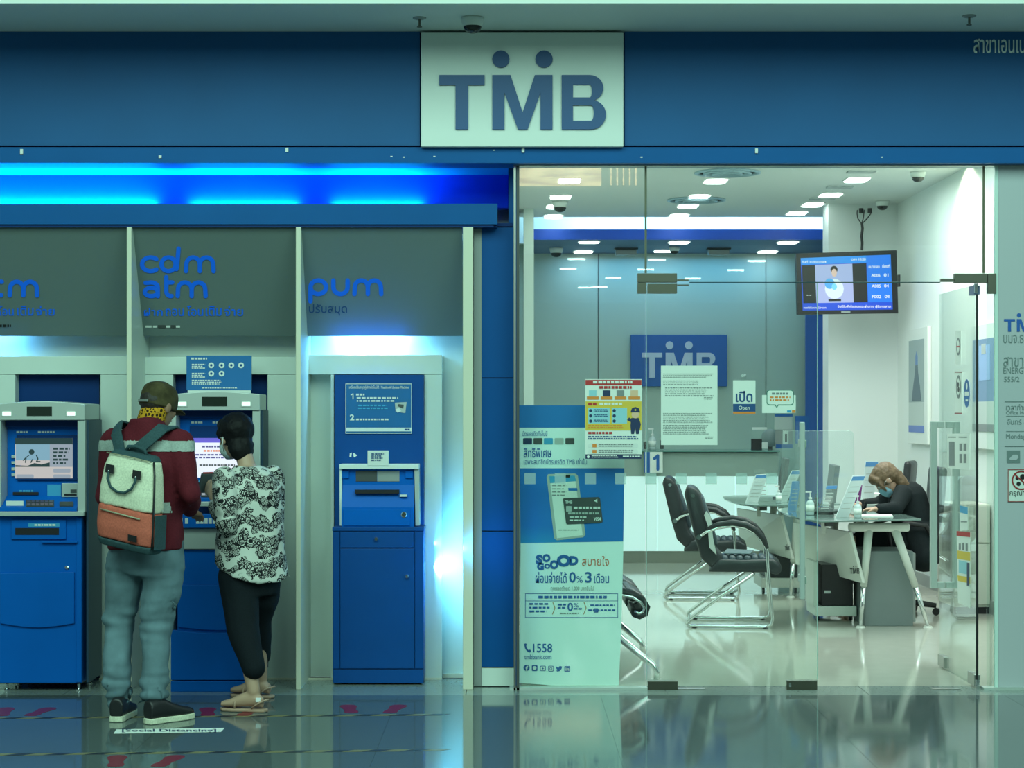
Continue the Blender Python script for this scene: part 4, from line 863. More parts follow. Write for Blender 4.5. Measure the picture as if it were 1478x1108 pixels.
for x, n in ((904,'left'),(1038,'right')):
    o = pbox('hanging_box', x-15, 360.5, x+15, 367.5, 9.3, 0.12, m_grey, None, kind=None, label='small grey box hanging under the blue soffit, %s one' % n, cat='box', bevel=0.004, group='boxes under the soffit')
    o2 = MB().box(PX(x-17,19.3),PX(x+17,19.3),9.29,9.43,3.140,3.1545); obj('mounting_plate', o2, m_black, o)
for (x, y), n in zip(((1243,247),(1212,269),(1187,286)), ('nearest the glass', 'second from the glass', 'third from the glass')):
    d = 1.89*FPX/(HY-y); xx = PX(x,d)
    obj('vent_grille', MB().box(xx-0.11,xx+0.11,d-10-0.05,d-10+0.05,3.348,3.3595), mat('vent grey', (0.4,0.46,0.46), 0.5), None, label='small grey ceiling grille between downlights, %s' % n, cat='vent', group='small ceiling grilles', bevel=0.003)
# ================= BANK INTERIOR =================
# teller counter with backlit front
ct = thing('teller_counter', (1.35, 8.6, 0), 'long teller counter with glowing white front and glass shelf at the back', 'counter')
m_glow = mat('backlit panel', (0.6,0.7,0.68), 0.3, emit=(0.62,0.96,0.95), es=0.52)
obj('base', MB().box(0.10,2.60,8.42,9.1,0.0,0.115), mat('bronze plinth', (0.22,0.24,0.20), 0.35), ct)
xs = [0.10, 0.66, 1.42, 2.18, 2.60]
for a, b in zip(xs, xs[1:]): obj('light_panel', MB().box(a+0.002,b-0.002,8.40,9.0,0.117,0.845), m_glow, ct)
obj('upper_front', MB().box(0.10,2.60,8.40,8.46,0.847,1.075), mat('counter teal', (0.32,0.42,0.38), 0.3), ct)
obj('glass_top', MB().box(0.08,2.61,8.34,9.1,1.085,1.10), mat('glass shelf edge', (0.12,0.28,0.24), 0.12), ct)
obj('work_top', MB().box(0.10,2.60,8.47,9.1,1.0,1.084), m_grey, ct)
s = pbox('number_sign', 929.5, 652, 956.5, 682, 8.30, 0.03, m_pale, None, kind=None, label='white and blue number 1 sign hanging on the counter front', cat='sign')
decal('blue_side', [rc(929.5,652,938,682)], 18.30, m_bt, s, 0.002); decal('side_stripe', [rc(931.5,652,932.7,682)], 18.30, m_pale, s, 0.003); decal('numeral', stroke([(944.5,661.5),(949.5,657.5),(949.5,677)], 4.2), 18.30, m_bt, s, 0.003)
# wall sign over the counter
s = thing('wall_logo_sign', (PX(980,19.9), 9.95, PZ(558,19.9)), 'blue sign with pale TMB letters on the back wall of the bank', 'sign')
obj('board', MB().box(PX(910.5,19.93),PX(1049.5,19.93),9.93,9.985,PZ(557.5,19.93),PZ(483,19.93)), m_bt, s, bevel=0.004)
letters(tmb_logo(926.5, 492.5, 1034, 545), 19.93, mat('lilac white', (0.50,0.58,0.70), 0.5), s, off=0.0, th=0.012)
# things on the counter
def bottle(x, y, z, h, label, cat='bottle', group=None, name='sanitizer_bottle'):
    o = thing(name, (x,y,z), label, cat, group); r = h*0.17
    obj('bottle_body', MB().lathe((x,y,z), [(r*0.9,0.001),(r,h*0.04),(r,h*0.5),(r*0.75,h*0.58),(r*0.35,h*0.62),(r*0.35,h*0.66)], 18), mat('clear gel', (0.55,0.66,0.66), 0.1, spec=0.6), o, True)
    obj('label_band', MB().lathe((x,y,z), [(r*1.02,h*0.14),(r*1.02,h*0.42)], 18), m_pale, o, True)
    obj('pump_head', MB().cyl((x,y,z+h*0.66),(x,y,z+h*0.74),r*0.45).cyl((x,y,z+h*0.74),(x,y,z+h*0.93),r*0.14).box(x-r*1.1,x+r*0.3,y-r*0.25,y+r*0.25,z+h*0.93,z+h), m_white, o)
    return o
bottle(PX(942,18.6), 8.62, 1.10, 0.215, 'clear pump bottle of hand gel on the teller counter above the number sign')
def cbox(name, px0, py0, px1, py1, Y, dep, m, label, cat, **k): return pbox(name, px0, py0, px1, py1, Y, dep, m, None, kind=None, label=label, cat=cat, **k)
cbox('card_terminal', 929, 637, 934, 648, 8.62, 0.04, m_black, 'small black device on the counter beside the pump bottle', 'device', bevel=0.004)
cbox('pen_holder', 953, 635, 958, 648, 8.65, 0.03, m_dgrey, 'small dark holder on the counter right of the pump bottle', 'holder', bevel=0.004)
o = cbox('screen_back', 1084, 618, 1104, 650, 8.6, 0.03, m_acryl, 'clear acrylic shield at the counter with a pale top edge', 'screen', bevel=0.002); pbox('top_strip', 1086, 616.5, 1107, 620, 8.59, 0.05, m_sign, o)
o = thing('desk_fan', (PX(1112,18.7), 8.7, 1.10), 'round grey fan shape on the teller counter', 'fan')
obj('head', MB().lathe((PX(1112,18.7),8.7,PZ(632,18.7)), [(0.085,0),(0.09,0.02),(0.06,0.05)], 24, 'y'), mat('fan grey', (0.30,0.38,0.38), 0.5), o, True); obj('stand', MB().box(PX(1109,18.7),PX(1115,18.7),8.71,8.74,1.101,PZ(640,18.7)), m_dgrey, o)
cbox('label_printer', 1085, 633, 1100, 650, 8.52, 0.07, m_black, 'small black printer on the counter beside the fan', 'printer', bevel=0.008)
cbox('small_card_display', 1100, 638, 1108, 647, 8.45, 0.02, m_sign, 'small white card standing on the counter in front of the fan', 'card')
o = cbox('brochure_frame', 1118, 598, 1144, 620, 8.55, 0.02, m_silver, 'silver framed brochure with blue top at the right end of the counter', 'frame', bevel=0.002)
pbox('blue_top', 1118, 597, 1144, 601, 8.547, 0.002, m_bt, o)
o = cbox('photo_leaflet', 1119, 620.5, 1144, 647, 8.56, 0.02, m_grey, 'leaflet with a small standing figure picture under the brochure frame', 'leaflet'); pbox('figure', 1130, 622, 1138, 642, 8.557, 0.002, m_pale, o); pbox('figure_coat', 1133, 626, 1136, 638, 8.555, 0.001, m_black, o); pbox('blue_base', 1120, 641, 1144, 647, 8.556, 0.002, m_bt, o)
cbox('blue_standee', 1148, 600, 1168, 640, 8.5, 0.02, m_bt, 'blue board leaning at the right end of the teller counter', 'board', bevel=0.002)
# television hanging in front of the column
tv = thing('television', (PX(1220,16.5), 6.5, PZ(408,16.5)), 'black television hanging before the white column, showing a presenter and queue numbers', 'television')
TVN = (Vector((PX(1220,16.5), 6.44, PZ(408,16.5))), Vector((0.10,-0.99,-0.06)).normalized())
fr_ = [(1147,366),(1291.5,361),(1294,452),(1149.5,454)]
decal('casing', [fr_], TVN, m_black, tv, 0.0, 0.05)
sc_ = [(1153.5,372.5),(1283,367.5),(1286,446.5),(1156.5,448)]
def tvp(u, v):  # u,v in 0..1 on the screen
    a = [sc_[0][i]+(sc_[1][i]-sc_[0][i])*u for i in (0,1)]; b = [sc_[3][i]+(sc_[2][i]-sc_[3][i])*u for i in (0,1)]
    return (a[0]+(b[0]-a[0])*v, a[1]+(b[1]-a[1])*v)
def tvr(u0,v0,u1,v1): return [tvp(u0,v0),tvp(u1,v0),tvp(u1,v1),tvp(u0,v1)]
def em(n, c, s=1.0): return mat(n, (0.01,0.01,0.01), 0.3, emit=c, es=s)
scr = decal('screen', [sc_], TVN, em('tv deep blue', (0.005,0.08,0.75)), tv, 0.0505)
decal('top_bar', [tvr(0,0,0.73,0.13)], TVN, em('tv bright blue', (0.02,0.32,0.95)), scr, 0.0515)
decal('side_column', [tvr(0.73,0.0,1,0.86)], TVN, em('tv blue', (0.01,0.22,0.95)), scr, 0.0512)
decal('black_bar', [tvr(0.01,0.14,0.155,0.86)], TVN, em('tv black', (0.002,0.003,0.004)), scr, 0.052); decal('black_bar', [tvr(0.57,0.14,0.725,0.86)], TVN, em('tv black', (0,0,0)), scr, 0.052)
pic = decal('picture', [tvr(0.155,0.14,0.57,0.86)], TVN, em('tv lilac', (0.42,0.52,0.85)), scr, 0.052)
def tvc(u, v, r, ry, n=16): return [tvp(u+r*math.cos(2*math.pi*k/n), v+ry*math.sin(2*math.pi*k/n)) for k in range(n)]
decal('presenter_body', [tvc(0.36,0.60,0.105,0.19)], TVN, em('tv shirt', (0.75,0.95,1.0)), pic, 0.0525); decal('presenter_arm', [tvc(0.31,0.50,0.055,0.10)], TVN, em('tv cyan', (0.08,0.45,0.9)), pic, 0.053); decal('presenter_sleeve', [tvc(0.36,0.56,0.03,0.06)], TVN, em('tv light cyan', (0.2,0.75,1.0)), pic, 0.0532)
decal('presenter_trousers', [tvr(0.29,0.79,0.43,0.83)], TVN, em('tv black', (0,0,0)), pic, 0.053); decal('presenter_hair', [tvc(0.365,0.24,0.04,0.07)], TVN, em('tv black', (0,0,0)), pic, 0.053); decal('presenter_face', [tvc(0.365,0.30,0.03,0.075)], TVN, em('tv skin', (0.80,0.60,0.50)), pic, 0.0535)
m_tvw = em('tv white', (0.85,0.95,1.0))
def tvt(s, u0, v0, u1, v1):
    a, b = tvp(u0,v0), tvp(u1,v1); text(s, (a[0],min(a[1],b[1]),b[0],max(a[1],b[1])), TVN, m_tvw, scr, bold=0.02, off=0.054)
tvt('วันที่ 11/02/2564', 0.01,0.045,0.28,0.11); tvt('เวลา 10:20', 0.56,0.035,0.72,0.09); tvt('หมายเลข', 0.75,0.19,0.87,0.24); tvt('ช่องที่', 0.90,0.17,0.985,0.24)
for i, (a, b) in enumerate((('A006','01'),('A005','04'),('F002','01'))):
    v = 0.34+0.195*i; tvt(a, 0.775,v,0.875,v+0.06); tvt(b, 0.915,v,0.965,v+0.06)
tvt('ขออภัยในความไม่สะดวก', 0.01,0.92,0.26,0.97); tvt('ยินดีรับฟังข้อเสนอแนะผ่านทาง ผู้จัดการสาขา', 0.39,0.90,0.98,0.98); tvt('...', 0.05,0.70,0.10,0.72)
obj('speaker_strip', MB().box(PX(1294.5,16.5),PX(1297.5,16.5),6.44,6.5,PZ(414,16.5),PZ(397,16.5)), m_black, tv)
decal('badge', [rc(1212,449.3,1225,450.6)], TVN, m_silver, tv, 0.051)
obj('mount_arm', MB().box(PX(1215,16.8),PX(1235,16.8),6.52,7.098,PZ(415,16.8),PZ(395,16.8)), m_dgrey, tv)
cbl = thing('tv_cable', (PX(1245,16.9), 7.0, 2.9), 'black twisted cable dropping from ceiling plugs to the television', 'cable')
d = 17.0
def cp3(x, y, dy=0): return (PX(x,d), 7.0+dy, PZ(y,d))
obj('cable', MB().tube([cp3(1244,322),cp3(1245,330),cp3(1243.5,340),cp3(1244.5,350),cp3(1244,361)], 0.012, 8), m_black, cbl)
for a, b, c in ((1243,1238,1237),(1245,1252,1257),(1244,1246,1247)): obj('lead', MB().tube([cp3(a,322),cp3(b,315),cp3(c,308),cp3(c+0.5,303)], 0.005, 6), m_black, cbl)
for x in (1243, 1255.5): obj('plug', MB().cyl(cp3(x,307.5),cp3(x,300.5),0.020), m_black, cbl)
# framed posters on the right wall
RW = (Vector((XR,0,0)), Vector((-1,0,0)))
def wposter(Y0, Y1, z0, z1, label, kind):
    o = thing('framed_poster', (XR-0.02,(Y0+Y1)/2,z0), label, 'poster')
    obj('frame', MB().box(XR-0.035,XR-0.001,Y0,Y1,z0,z1), mat('frame white', (0.70,0.76,0.72), 0.4), o, bevel=0.004)
    def q(n, y0, y1, a, b, m, dx=0.037): return obj(n, MB().box(XR-dx,XR-0.0355,y0,y1,a,b), m, o)
    h = z1-z0; w_ = Y1-Y0
    if kind == 1:
        q('picture', Y0+0.12, Y1-0.05, z0+0.36*h, z1-0.10*h, mat('poster grey', (0.30,0.38,0.38), 0.5)); yc = (Y0+Y1)/2+0.02; obj('figure', MB().prism([(yc-0.19,z0+0.37*h),(yc+0.19,z0+0.37*h),(yc+0.13,z0+0.50*h),(yc+0.06,z0+0.62*h),(yc+0.05,z0+0.68*h),(yc-0.05,z0+0.68*h),(yc-0.06,z0+0.62*h),(yc-0.13,z0+0.50*h)], 'x', XR-0.039, XR-0.0372), mat('poster figure', (0.09,0.14,0.17),0.5), o); obj('figure_top', MB().prism([(yc-0.045,z0+0.681*h),(yc+0.045,z0+0.681*h),(yc+0.04,z0+0.76*h),(yc,z0+0.80*h),(yc-0.04,z0+0.76*h)], 'x', XR-0.039, XR-0.0372), mat('poster slate blue', (0.12,0.22,0.42),0.5), o)
        q('text_area', Y0+0.12, Y1-0.05, z0+0.12*h, z0+0.358*h, mat('poster pale', (0.48,0.56,0.53), 0.5)); q('blue_foot', Y0+0.12, Y1-0.05, z0+0.10*h, z0+0.16*h, mat('poster blue foot', (0.12,0.20,0.50),0.5), 0.0385)
    else:
        q('picture', Y0+0.05, Y1-0.08, z0+0.15*h, z1-0.12*h, mat('poster grey blue', (0.18,0.28,0.42), 0.5)); q('figure', Y0+0.25*w_, Y1-0.35*w_, z0+0.55*h, z0+0.83*h, mat('poster light blue', (0.28,0.42,0.66),0.5), 0.039); q('face', Y0+0.4*w_, Y1-0.45*w_, z0+0.76*h, z0+0.84*h, m_silver, 0.041)
        q('text_area', Y0+0.05, Y1-0.08, z0+0.14*h, z0+0.38*h, mat('poster pale', (0.48,0.56,0.53), 0.5), 0.0385); q('grey_foot', Y0+0.05, Y1-0.08, z0+0.14*h, z0+0.20*h, m_gr, 0.0395)
    return o
wposter(5.72, 6.50, 1.20, 2.19, 'white framed poster with a dark standing figure on the far part of the right wall', 1)
wposter(3.45, 4.25, 1.20, 2.12, 'blue toned framed poster on the right wall seen between the open door and frosted panel', 2)
# ---------------- visitor chairs ----------------
m_lea = mat('black leather', (0.018,0.020,0.024), 0.38, noise_amt=0.2, nscale=30, bump=0.15)
m_leab = mat('blue grey leather', (0.045,0.065,0.085), 0.42, noise_amt=0.15, nscale=30, bump=0.15)
def visitor_chair(x, y, rz, label):
    t = thing('visitor_chair', (x,y,0), label, 'chair', 'black visitor chairs before the desks', rz)
    L = dict(local=True)
    back = [(-0.16,0.40),(-0.235,0.47),(-0.275,0.60),(-0.315,0.76),(-0.35,0.91),(-0.335,0.965),(-0.275,0.955),(-0.235,0.90),(-0.20,0.76),(-0.165,0.62),(-0.13,0.52),(-0.08,0.47)]
    obj('backrest', MB().prism(back, 'y', -0.235, 0.235), m_lea, t, True, bevel=0.025, seg=3, **L)
    cush = [(-0.155,0.56),(-0.20,0.72),(-0.245,0.89),(-0.225,0.895),(-0.165,0.72),(-0.12,0.56)]
    obj('back_cushion', MB().prism(cush, 'y', -0.19, 0.19), m_leab, t, True, bevel=0.012, **L)
    seat = [(-0.19,0.38),(0.22,0.38),(0.285,0.36),(0.315,0.395),(0.305,0.44),(0.25,0.472),(0.05,0.462),(-0.12,0.47)]
    obj('seat', MB().prism(seat, 'y', -0.245, 0.245), m_lea, t, True, bevel=0.02, seg=3, **L)
    for i in range(7):
        a = -0.10+i*0.052
        obj('seat_rib', MB().loft([((a+0.025,-0.21,0.462),0.026,0.018,2,(1,0,0),(0,0,1)),((a+0.025,0,0.468),0.026,0.024,2,(1,0,0),(0,0,1)),((a+0.025,0.21,0.462),0.026,0.018,2,(1,0,0),(0,0,1))], 12), m_leab, t, True, **L)
    for s in (-1, 1):
        yy = 0.272*s
        arm = [(-0.245,0.62),(-0.20,0.655),(-0.12,0.685),(-0.02,0.70),(0.07,0.685),(0.14,0.645),(0.19,0.585),(0.213,0.525)]
        obj('arm_tube', MB().tube([(a,yy,b) for a,b in arm]+[(0.215,yy,0.45),(0.235,yy,0.2),(0.25,yy,0.07),(0.24,yy,0.03),(0.20,yy,0.014),(-0.30,yy,0.014),(-0.335,yy,0.022),(-0.325,yy,0.05),(-0.10,yy,0.22),(0.12,yy,0.372)], 0.0115, 8), m_chrome, t, True, **L)
        obj('arm_pad', MB().tube([(a,yy,b+0.020) for a,b in arm[1:-0 or None]], [0.012,0.02,0.023,0.024,0.023,0.021,0.013], 10), m_lea, t, True, **L)
        obj('arm_bolt', MB().cyl((-0.25,yy-0.02*s,0.62),(-0.25,yy+0.012*s,0.62),0.018), m_chrome, t, **L)
        obj('back_button', MB().cyl((-0.29,0.236*s,0.90),(-0.29,0.246*s,0.90),0.014), m_chrome, t, **L)
        for xx in (-0.28, 0.20): obj('floor_glide', MB().cyl((xx,yy,0.0005),(xx,yy,0.003),0.016), m_black, t, **L)
    obj('cross_tube', MB().cyl((0.12,-0.27,0.372),(0.12,0.27,0.372),0.011), m_chrome, t, **L)
    obj('cross_tube', MB().cyl((-0.32,-0.27,0.03),(-0.32,0.27,0.03),0.010), m_chrome, t, **L)
    return t
vc = visitor_chair(PX(1060,13.15), 3.10, R(-6), 'nearer black leather visitor chair with chrome cantilever frame, folded cloth on its back')
v2 = dup(vc, (PX(1020,15.05), 5.02, 0), R(-6), 'farther black leather visitor chair with chrome frame, partly behind the nearer one')
cl = obj('jacket', MB().prism([(-0.20,0.50),(-0.225,0.62),(-0.24,0.76),(-0.27,0.80),(-0.285,0.77),(-0.26,0.70),(-0.25,0.55)], 'y', -0.252, -0.247), mat('pale cloth', (0.5,0.55,0.52), 0.8), None, label='pale cloth hung at the side of the nearer visitor chair', cat='cloth')
cl.location = Vector((vc.location.x-0.20, vc.location.y-0.255, 0.50)); 
pp = obj('folded_leaflet', MB().add([(-0.02,-0.05,0),(0.16,-0.10,0.0),(0.20,0.02,0.015),(0.02,0.08,0.02),(-0.02,-0.05,0.004),(0.16,-0.10,0.004),(0.20,0.02,0.019),(0.02,0.08,0.024)], [(0,3,2,1),(4,5,6,7),(0,1,5,4),(1,2,6,5),(2,3,7,6),(3,0,4,7)]), mat('slate paper', (0.13,0.18,0.2), 0.6), None, label='slate coloured folder lying on the seat of the nearer visitor chair', cat='folder')
pp.location = Vector((vc.location.x+0.02, vc.location.y-0.03, 0.495))
# ---------------- waiting bench ----------------
bn = thing('waiting_bench', (0.50, 0.95, 0), 'ribbed black beam bench with chrome leg behind the banner stand', 'bench')
prof = [(0.13,0.93),(0.16,0.70),(0.20,0.50),(0.28,0.445),(0.45,0.475),(0.60,0.478),(0.69,0.462),(0.75,0.425),(0.78,0.375),(0.765,0.325),(0.72,0.303),(0.68,0.318)]
out = prof; th_ = 0.03
def offp(p, t_):
    r = []
    for i, (a, b) in enumerate(p):
        a0, b0 = p[max(i-1,0)]; a1, b1 = p[min(i+1,len(p)-1)]; L_ = math.hypot(a1-a0,b1-b0) or 1
        r.append((a+(b1-b0)/L_*t_, b-(a1-a0)/L_*t_))
    return r
for k, y0 in enumerate((0.62, 1.20)):
    inn = offp(prof, th_)
    obj('seat_shell', MB().prism(prof+inn[::-1], 'y', y0, y0+0.54), m_lea, bn, True, **{})
    for i in range(1, 6):
        a = ((prof[i][0]+prof[i+1][0])/2, (prof[i][1]+prof[i+1][1])/2)
        L_ = math.hypot(prof[i+1][0]-prof[i][0], prof[i+1][1]-prof[i][1]); tx, tz = (prof[i+1][0]-prof[i][0])/L_, (prof[i+1][1]-prof[i][1])/L_
        n_ = max(1, round(L_/0.05))
        for j in range(n_):
            f_ = (j+0.5)/n_; c_ = (prof[i][0]+(prof[i+1][0]-prof[i][0])*f_, prof[i][1]+(prof[i+1][1]-prof[i][1])*f_)
            obj('seat_rib', MB().loft([((c_[0],y0+0.02,c_[1]),L_/n_*0.45,0.004,2,(tx,0,tz),(-tz,0,tx)),((c_[0],y0+0.06,c_[1]),L_/n_*0.48,0.010,2,(tx,0,tz),(-tz,0,tx)),((c_[0],y0+0.48,c_[1]),L_/n_*0.48,0.010,2,(tx,0,tz),(-tz,0,tx)),((c_[0],y0+0.52,c_[1]),L_/n_*0.45,0.004,2,(tx,0,tz),(-tz,0,tx))], 10), m_leab, bn, True)
    for yy in (y0+0.006, y0+0.534): obj('chrome_edge', MB().tube([(a,yy,b) for a,b in offp(prof, 0.034)[3:]], 0.009, 8), m_chrome, bn, True)
obj('beam', MB().box(0.42,0.50,0.58,1.80,0.33,0.38), m_chrome, bn, bevel=0.006)
for y0 in (0.50, 1.66):
    obj('leg', MB().tube([(0.30,y0+0.1,0.33),(0.52,y0+0.07,0.30),(0.62,y0,0.20),(0.78,y0-0.10,0.075),(0.80,y0-0.10,0.045),(0.80,y0-0.10,0.0)], [0.02,0.022,0.02,0.018,0.014,0.02], 10), m_chrome, bn, True)
    obj('leg', MB().tube([(0.46,y0+0.1,0.33),(0.35,y0+0.05,0.20),(0.16,y0,0.06),(0.16,y0,0.0)], [0.02,0.02,0.016,0.02], 10), m_chrome, bn, True)
# ---------------- desks ----------------
m_dw = mat('desk white', (0.66,0.69,0.63), 0.35); m_top = mat('desk glass top', (0.16,0.24,0.22), 0.06, spec=0.6)
def desk(ox, oy, label, rz=0):
    t = thing('service_desk', (2.40+ox, 3.4+oy, 0), label, 'desk', 'white service desks')
    def P(p): return (p[0]+ox, p[1]+oy)
    top = [(2.05,2.58),(2.78,2.80),(2.80,4.35),(2.10,4.35),(1.98,4.1),(1.95,3.7),(1.95,3.2),(1.97,2.8)]
    obj('desk_top', MB().prism([P(p) for p in top], 'z', 0.735, 0.748), m_top, t, bevel=0.003)
    obj('under_rail', MB().box(2.30+ox,2.72+ox,2.86+oy,2.92+oy,0.655,0.715), m_dw, t, bevel=0.02, seg=3)
    obj('under_rail', MB().box(2.30+ox,2.72+ox,4.2+oy,4.26+oy,0.655,0.715), m_dw, t, bevel=0.02, seg=3)
    obj('top_bracket', MB().box(2.12+ox,2.15+ox,2.9+oy,2.93+oy,0.64,0.734), m_dw, t, bevel=0.004)
    obj('side_rail', MB().box(2.14+ox,2.20+ox,2.9+oy,4.2+oy,0.69,0.734), mat('rail dark', (0.08,0.09,0.09), 0.4), t)
    for yy in (2.89, 4.23):
        for (xa, xb) in ((2.44,2.385),(2.62,2.845)):
            m_ = xa+(xb-xa)*0.62
            obj('leg', MB().tube([(xa+ox,yy+oy,0.67),(m_+ox,yy+oy,0.28)], [0.030,0.024], 12), m_dw, t, True)
            obj('leg_chrome', MB().tube([(m_+ox,yy+oy,0.279),(xb+ox,yy+oy,0.012)], [0.020,0.012], 10), m_chrome, t, True)
            obj('foot_disc', MB().cyl((xb+ox,yy+oy,0.0),(xb+ox,yy+oy,0.011),0.034,0.026,16), m_dw, t)
    # modesty panel, slightly tapering, facing the visitors
    A_, B_ = Vector((2.40+ox,2.85+oy,0)), Vector((2.14+ox,4.15+oy,0)); nn = Vector((-(B_-A_).y, (B_-A_).x, 0)).normalized()*0.012
    q = [A_+Vector((0.0,0,0.305)), B_+Vector((0,0,0.33)), B_+Vector((-0.02,0,0.645)), A_+Vector((-0.09,0,0.655))]
    mb = MB(); mb.add([p-nn for p in q]+[p+nn for p in q], [(0,1,2,3),(7,6,5,4),(0,4,5,1),(1,5,6,2),(2,6,7,3),(3,7,4,0)])
    pn = obj('modesty_panel', mb, m_dw, t, bevel=0.004)
    f3 = (q[0]+nn*0 , (q[1]-q[0]).cross(q[3]-q[0]).normalized()); N = f3[1] if f3[1].y < 0 else -f3[1]
    base = q[0]+N*0.0125
    sx = 1 if ox == 0 else 0
    pl = (base, N)
    return t, pl, pn
t1, pl, pn = desk(0, 0, 'nearer white desk with glass top where the clerk sits writing')
letters(tmb_logo(1227,816,1241,827.5), pl, m_dgrey, pn, 0.002)
t2, pl, pn = desk(-0.17, 2.1, 'farther white desk with glass top behind the nearer one')
letters(tmb_logo(1133,785,1140.5,794), pl, m_dgrey, pn, 0.002)
# pedestal and computer under the nearer desk
o = thing('pedestal', (PX(1283,12.95), 3.2, 0), 'grey drawer pedestal under the end of the nearer desk', 'cabinet')
obj('body', MB().box(PX(1249,12.97),PX(1318,12.97),2.97,3.42,0.0,0.515), mat('pedestal grey', (0.19,0.23,0.23), 0.5), o, bevel=0.004)
obj('drawer', MB().box(PX(1318,12.97)+0.001,PX(1318,12.97)+0.018,2.98,3.41,0.03,0.25), m_grey, o); obj('drawer', MB().box(PX(1318,12.97)+0.001,PX(1318,12.97)+0.018,2.98,3.41,0.26,0.50), m_grey, o)
o = thing('computer_tower', (2.22, 3.6, 0.0), 'black computer case on a white floor stand under the nearer desk', 'computer')
obj('case', MB().box(2.18,2.40,3.26,3.60,0.11,0.40), m_black, o, bevel=0.004); obj('floor_stand', MB().box(2.13,2.42,3.23,3.63,0.04,0.108), m_dw, o, bevel=0.004)
obj('stand_side', MB().box(2.12,2.15,3.24,3.62,0.109,0.42), m_dw, o); pbox('label_plate', 1190, 852, 1199, 856, 3.257, 0.002, m_silver, o)
for x in (2.16, 2.39): obj('caster', MB().cyl((x-0.01,3.32,0.02),(x+0.01,3.32,0.02),0.02), m_black, o)
o = thing('computer_tower', (2.05, 5.6, 0.0), 'black computer case under the farther desk', 'computer')
obj('case', MB().box(2.06,2.32,5.3,5.7,0.13,0.32), m_black, o, bevel=0.004); obj('floor_stand', MB().box(2.02,2.35,5.26,5.75,0.05,0.128), m_dw, o, bevel=0.004)
for x in (2.04, 2.30): obj('caster', MB().cyl((x-0.01,5.3,0.025),(x+0.01,5.3,0.025),0.025), m_black, o)
# items on the desks
m_leaf = mat('leaflet paper', (0.70,0.80,0.80), 0.5); m_lb = mat('leaflet blue', (0.10,0.30,0.62), 0.5)
def leaning(name, px, py_b, w_, h, lean, Y, zt, label, cat='leaflet', m=m_leaf, ydir=0.10, blue=True, yaw=0.6):
    """thin upright sheet or acrylic holder, leaning in x, turned partly to the visitors on its left"""
    d = Y+10; x = PX(px, d); o = thing(name, (x,Y,zt), label, cat)
    U = Vector((math.cos(yaw),math.sin(yaw),0)); V = Vector((lean,0,math.sqrt(1-lean*lean))); N = U.cross(V).normalized()*0.003
    def quad(a0,a1,b0,b1,k=0):
        q = [Vector((x,Y,zt+0.001))+U*a+V*b for a,b in ((a0,b0),(a1,b0),(a1,b1),(a0,b1))]
        mb = MB(); return mb.add([p-N*(1+k) for p in q]+[p+N*(1+k) for p in q], [(0,1,2,3),(7,6,5,4),(0,4,5,1),(1,5,6,2),(2,6,7,3),(3,7,4,0)])
    obj('sheet', quad(0,w_,0,h), m, o)
    if blue: obj('blue_top', quad(0.002,w_-0.002,h*0.88,h*0.98,0.3), m_lb, o)
    for k in range(5): obj('print_line', quad(w_*0.15,w_*0.85,h*(0.2+0.13*k),h*(0.2+0.13*k)+0.006,0.2), m_silver, o)
    mb = MB(); Bk = Vector((0.09,0.03,0)); p0 = Vector((x,Y,zt+0.0005)); 
    q = [p0, p0+U*w_, p0+U*w_+Bk, p0+Bk]; mb.add([p+Vector((0,0,0)) for p in q]+[p+Vector((0,0,0.003)) for p in q], [(0,3,2,1),(4,5,6,7),(0,1,5,4),(1,2,6,5),(2,3,7,6),(3,0,4,7)])
    obj('acrylic_foot', mb, m_acryl, o); return o
TZ = 0.748
leaning('leaflet_stand', 1206, 747, 0.12, 0.31, 0.38, 2.95, TZ, 'tall white leaning leaflet with blue top beside the gel bottle on the nearer desk')
bottle(PX(1238,12.9), 2.9, TZ, 0.155, 'clear pump bottle of hand gel at the near end of the nearer desk')
leaning('leaflet_holder', 1180, 742, 0.10, 0.22, 0.30, 3.2, TZ, 'clear leaning leaflet holder behind the door handle on the nearer desk', 'holder', m_acryl)
leaning('leaflet_stand', 1076, 720, 0.13, 0.24, 0.35, 5.05, TZ, 'leaning leaflet with dark print at the near tip of the farther desk')
leaning('leaflet_holder', 1093, 720, 0.12, 0.26, -0.1, 5.25, TZ, 'clear acrylic holder right of the dark leaflet on the farther desk', 'holder', m_acryl, blue=False)
leaning('leaflet_stand', 1122, 722, 0.10, 0.28, 0.42, 5.15, TZ, 'white leaning leaflet with blue top at the near side of the farther desk')
bottle(PX(1124,15.0), 5.0, TZ, 0.14, 'small clear pump bottle on the farther desk')
bottle(PX(1171,13.2), 3.25, TZ, 0.17, 'clear bottle beside the door handle at the left of the nearer desk')
leaning('blue_brochure', 1137, 738, 0.08, 0.22, 0.15, 3.75, TZ, 'upright blue brochure at the far left of the nearer desk', 'brochure', m_lb)
leaning('price_leaflet', 1241, 700, 0.13, 0.36, 0.12, 4.1, TZ, 'tall pale leaflet standing behind the bowed clerk head', 'leaflet', m_leaf)
